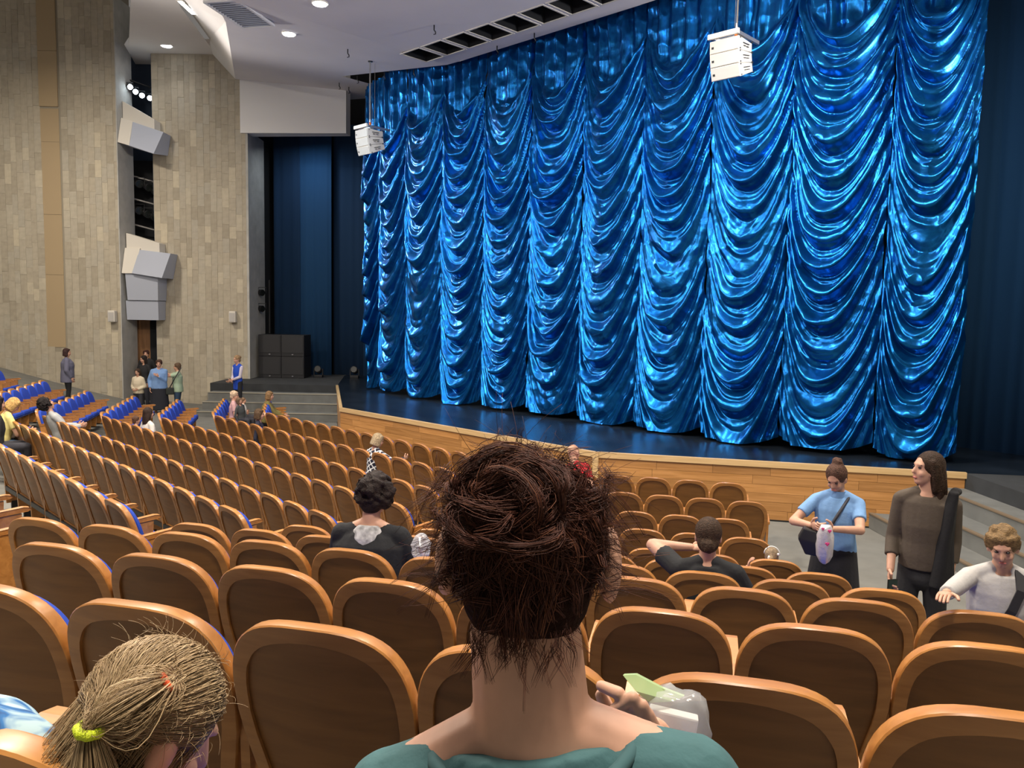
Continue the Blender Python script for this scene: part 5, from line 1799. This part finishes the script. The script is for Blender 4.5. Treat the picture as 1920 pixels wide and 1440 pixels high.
for i in range(260):
    a = rn.uniform(-1.9, 1.9)
    p = Vector((0.08 * math.sin(a), rn.uniform(-0.08, 0.05), 0.034 + 0.09 * math.cos(a)))
    d = Vector((math.sin(a) + rn.gauss(0, 0.4), rn.gauss(0, 0.5), math.cos(a) * 0.5 + rn.gauss(0, 0.3))).normalized()
    L = rn.uniform(0.01, 0.05)
    pts = [hp(*(p + d * L * t / 5 + Vector((0, -0.01, -0.012)) * (t / 5) ** 2)) for t in range(6)]
    strand(GS, pts, 0.0004, 0.0002)
go = GS.build('hair_strands', gm, gh, True)
go['kind'] = 'stuff'


def torus(c, axis, r, tr, nm, m, parent):
    axis = axis.normalized()
    u = axis.orthogonal().normalized()
    v = axis.cross(u)
    mb = MB()
    rings = []
    for i in range(20):
        t = 2 * math.pi * i / 20
        d = u * math.cos(t) + v * math.sin(t)
        rings.append([c + d * r + (d * math.cos(s) + axis * math.sin(s)) * tr * (1 + 0.12 * math.sin(i * 2.4)) for s in [2 * math.pi * j / 8 for j in range(8)]])
    rings.append(rings[0])
    mb.loft(rings, False).build(nm, m, parent, True)


torus(T1, Vector((0.15, 0.1, 1)), 0.0125, 0.0065, 'yellow_hair_tie', M_['yellow_tie'], gr)
torus(T2_ + Vector((0, 0, 0)), (T1 - T2_), 0.0085, 0.0045, 'orange_hair_tie', M_['orange_tie'], gr)

# tie-dyed jacket bunched up at the left edge
tj = thing('jacket', 'blue and white tie-dyed jacket bunched up beside the blond girl', 'jacket', tuple(at_depth(28, 1392, 0.98)))


def dye_mat():
    m = mat('tie_dye', (0.3, 0.5, 0.7), 0.8)
    nt = m.node_tree
    b = nt.nodes['Principled BSDF']
    tc = nt.nodes.new('ShaderNodeTexCoord')
    n = nt.nodes.new('ShaderNodeTexNoise')
    n.inputs['Scale'].default_value = 14
    n.inputs['Detail'].default_value = 3
    n.inputs['Distortion'].default_value = 1.2
    r = nt.nodes.new('ShaderNodeValToRGB')
    el = r.color_ramp.elements
    el[0].position, el[1].position = 0.33, 0.54
    el[0].color, el[1].color = (0.01, 0.03, 0.12, 1), (0.36, 0.50, 0.54, 1)
    e = el.new(0.43)
    e.color = (0.015, 0.13, 0.36, 1)
    nt.links.new(tc.outputs['Object'], n.inputs['Vector'])
    nt.links.new(n.outputs['Fac'], r.inputs['Fac'])
    nt.links.new(r.outputs['Color'], b.inputs['Base Color'])
    return m


mbt = MB()
mbt.ell((-0.02, 0.0, -0.015), (0.092, 0.06, 0.055), Matrix.Rotation(R(22), 3, 'Y'), 20, 12)
mbt.ell((-0.06, 0.03, -0.03), (0.08, 0.06, 0.075), None, 20, 12)
mbt.caps((-0.06, -0.01, 0.035), 0.014, (0.035, -0.01, -0.005), 0.012, 12)
mbt.caps((-0.08, -0.045, 0.0), 0.013, (0.03, -0.04, -0.04), 0.012, 12)
link('cloth', remesh(mbt, 0.005, 2), dye_mat(), tj, True)

# ------------------------------------------------------------------ equipment
def line_array(label, b, top_z):
    P = AB(1.62, b, top_z)
    t = thing('hanging_speaker', label, 'speaker', tuple(P), math.atan2(N2.y, N2.x) - math.pi / 2, 'white hanging speakers')
    # local +Y = away from the audience, front face at -Y
    w, d = 0.52, 0.5
    pitch, z, y = R(3), -0.06, 0.0
    for i in range(3):
        rot = Matrix.Rotation(pitch, 4, 'X')
        m = Matrix.Translation((0, y, z)) @ rot
        cb = MB()
        h = 0.205
        vs = [(-w / 2, -d / 2, -h), (w / 2, -d / 2, -h), (w / 2 * 0.86, d / 2, -h * 0.80), (-w / 2 * 0.86, d / 2, -h * 0.80), (-w / 2, -d / 2, 0), (w / 2, -d / 2, 0), (w / 2 * 0.86, d / 2, -h * 0.12), (-w / 2 * 0.86, d / 2, -h * 0.12)]
        cb.add([m @ Vector(v) for v in vs], [(3, 2, 1, 0), (4, 5, 6, 7), (0, 1, 5, 4), (1, 2, 6, 5), (2, 3, 7, 6), (3, 0, 4, 7)])
        c = cb.build('cabinet', M_['speaker_white'], t, False, 0.006)
        MB().box((-w / 2 + 0.012, -d / 2 - 0.012, -h + 0.010), (w / 2 - 0.012, -d / 2 + 0.002, -0.010), m).build('grille', M_['speaker_grille'], c)
        MB().box((-w / 2 + 0.04, -d / 2 - 0.016, -h * 0.62), (-w / 2 + 0.08, -d / 2 - 0.011, -h * 0.45), m).build('badge', M_['black_metal'], c)
        for sx in (-1, 1):
            s = MB()
            x = sx * (w / 2 * 0.97)
            s.box((x - 0.008, -0.10, -h * 0.42), (x + 0.010, 0.10, -h * 0.36), m)
            s.box((x - 0.008, -0.08, -h * 0.62), (x + 0.012, -0.02, -h * 0.57), m).box((x - 0.008, 0.02, -h * 0.62), (x + 0.012, 0.08, -h * 0.57), m)
            for q in (-0.21, 0.19):
                s.box((x - 0.006, q, -0.03), (x + 0.013, q + 0.02, -0.008), m).box((x - 0.006, q, -h + 0.012), (x + 0.013, q + 0.02, -h + 0.034), m)
            s.build('side_fittings', M_['black_metal'], c)
        pitch += R(7)
        o_ = m @ Vector((0, -d / 2, -h - 0.004)) - Matrix.Rotation(pitch, 3, 'X') @ Vector((0, -d / 2, 0))
        z, y = o_.z, o_.y
    fb = MB()
    fb.box((-w / 2 - 0.03, -d / 2 - 0.03, -0.04), (w / 2 + 0.0, -d / 2 + 0.02, 0.04)).build('flying_bar', M_['speaker_white'], t, False, 0.004)
    MB().box((w / 2 - 0.06, -d / 2, -0.035), (w / 2 - 0.02, d / 2 + 0.22, 0.02)).box((-w / 2 + 0.02, -d / 2, -0.035), (-w / 2 + 0.06, d / 2 + 0.1, 0.02)).box((-w / 2 + 0.03, -0.05, -0.02), (w / 2 - 0.03, 0.05, 0.02)).build('flying_frame', M_['steel'], t)
    MB().caps((0.1, -0.05, 0.02), 0.03, (0.1, -0.05, 0.10), 0.028, 10).build('hook', M_['orange'], t, True)
    MB().caps((0.1, -0.05, 0.12), 0.02, (0.1, -0.05, 0.19), 0.02, 10).build('shackle', M_['steel'], t, True)
    zc = zmain(b) - top_z
    MB().tube([(0.10, -0.05, 0.15), (0.10, -0.05, zc)], 0.012).build('chain', M_['cable'], t)
    MB().tube([(0.07, -0.05, 0.15), (0.06, -0.05, zc)], 0.005).build('cable', M_['cable'], t)
    MB().tube([(0.0, 0.16, 0.02), (0.0, 0.16, zc)], 0.004).build('cable', M_['cable'], t)
    MB().caps((0.10, -0.05, zc - 0.03), 0.06, (0.10, -0.05, zc), 0.06, 12, True, True).build('ceiling_plate', M_['black_metal'], t)
    return t


line_array('white three-box speaker hanging at the left of the curtain', -5.04, 7.84)
line_array('white three-box speaker hanging high in front of right curtain', 5.04, 7.81)

for hi, (px, py) in enumerate(((636, 155), (644, 177), (652, 92), (654, 163), (670, 143), (721, 137), (776, 131), (814, 47), (932, 86), (1002, 62))):
    z_ = 9.5
    for _i in range(30):
        r_y = ray(px, py)
        P = Vector((0, 0, CZ)) + r_y * ((z_ - CZ) / r_y.z)
        z_ = 0.5 * z_ + 0.5 * zmain(to_ab(P.x, P.y)[1])
    tag(MB().tube([(0, 0, 0.01), (0, 0, -0.10), (0.03, 0, -0.14), (0.03, 0, -0.18), (-0.01, 0, -0.19)], 0.014).build('ceiling_hook', M_['black_metal'], None, True, 0, (P.x, P.y, z_)), 'small dark hook in the grey ceiling, %s counted from the left' % ORD[hi + 1], 'hook', 'ceiling hooks')
# black bass cabinets stacked in the left alcove
for r_ in (0, 1):
    for c_ in (0, 1):
        t = thing('bass_speaker', '%s %s black bass cabinet of the stack in the left alcove' % (['lower', 'upper'][r_], ['left', 'right'][c_]), 'speaker', (-8.42 + 0.76 * c_, 25.9, SZ + 0.72 * r_), 0, 'black bass cabinets')
        MB().box((0, 0, 0), (0.75, 0.9, 0.71)).build('cabinet', M_['speaker_black'], t, False, 0.01)
        MB().box((0.03, -0.015, 0.12), (0.72, 0.004, 0.68)).build('grille', mat('grille_black', (0.018, 0.018, 0.02), 0.55, bump=0.6, bscale=200), t)
        MB().box((0.35, -0.022, 0.05), (0.40, -0.002, 0.08)).build('badge', M_['steel'], t)


def floor_lamp(label, p, rz):
    t = thing('stage_lamp', label, 'stage lamp', (p[0], p[1], SZ), rz, 'floor lamps on the stage wings')
    MB().box((-0.14, -0.10, 0), (0.14, 0.10, 0.09)).build('base', M_['black_metal'], t, False, 0.01)
    y = MB()
    y.box((-0.16, -0.03, 0.08), (-0.13, 0.03, 0.30)).box((0.13, -0.03, 0.08), (0.16, 0.03, 0.30))
    y.build('yoke', M_['black_metal'], t)
    MB().caps((0, 0.10, 0.22), 0.10, (0, -0.14, 0.30), 0.12, 16, False, True).build('head', M_['speaker_black'], t, True)
    MB().caps((0, -0.142, 0.301), 0.10, (0, -0.148, 0.303), 0.10, 16, True, True).build('lens', M_['phone'], t)


for i, (x, y) in enumerate(((-6.55, 26.4), (-5.35, 26.5))):
    floor_lamp(['black lamp on the stage floor beside the bass cabinets', 'black lamp on the stage floor by the curtain\'s left edge'][i], (x, y), 0)
    q = mir((x, y))
    floor_lamp(['black lamp on the stage floor at the right picture edge', 'black lamp on the stage floor by the curtain\'s right edge'][i], q, R(-60))
for i, y in enumerate((549, 579)):
    P = at_depth(492, y, 26.3)
    spotlight('dark wing spotlight above the bass cabinets, %s' % ['upper one', 'lower one'][i], P, P + Vector((1, -0.6, -0.1)), False, 0.11, 'wing spotlights')
tag(MB().tube([(-8.25, 26.6, SZ + 1.45), (-8.25, 26.6, 4.2)], 0.03).build('lamp_post', M_['black_metal']), 'dark lamp post above the bass cabinets', 'post')


def wall_box(label, px, Y):
    P = at_depth(px[0], px[1], Y - 0.12)
    t = thing('wall_speaker', label, 'speaker', tuple(P), 0, 'small white wall speakers')
    MB().box((-0.11, -0.10, -0.18), (0.11, 0.09, 0.18)).build('housing', M_['box_white'], t, False, 0.03)
    MB().box((-0.085, -0.108, -0.15), (0.085, -0.098, 0.12)).build('grille', M_['speaker_grille'], t)
    MB().box((-0.03, 0.08, -0.03), (0.03, 0.13, 0.03)).build('bracket', M_['steel'], t)


wall_box('small white wall speaker on the near stone wall', (211, 593), W1Y)
wall_box('small white wall speaker on the stone wall by the alcove', (437, 594), W2Y)
# handbags on figures
gb = thing('handbag', 'dark green shoulder bag on the pale green woman', 'bag', tuple(at_depth(318, 733, 22.6)), R(30))
MB().box((-0.10, -0.04, -0.11), (0.12, 0.05, 0.10)).build('bag_body', cmat('bag_green', (0.015, 0.02, 0.016), 0.6), gb, False, 0.03)
MB().tube([Vector((0, -0.05, 0.1)), Vector((0.12, -0.12, 0.35)), Vector((0.32, -0.05, 0.68))], 0.015).build('strap', M_['black_metal'], gb)
cb = thing('plastic_bag', 'crumpled clear bag beside the curly-haired woman', 'bag', tuple(at_depth(790, 1020, 4.25)))
rings = []
for z, w in ((0.06, 0.012), (0.045, 0.03), (0.0, 0.05), (-0.05, 0.052), (-0.09, 0.03)):
    rings.append([Vector((w * math.cos(2 * math.pi * i / 16) * (1 + 0.25 * math.sin(i * 2.3 + z * 60)), w * math.sin(2 * math.pi * i / 16) * (1 + 0.25 * math.sin(i * 1.7 + z * 80)), z)) for i in range(16)])
MB().loft(rings).build('bag_film', M_['plastic'], cb, False)
bpy.data.scenes.remove(TMPSC)
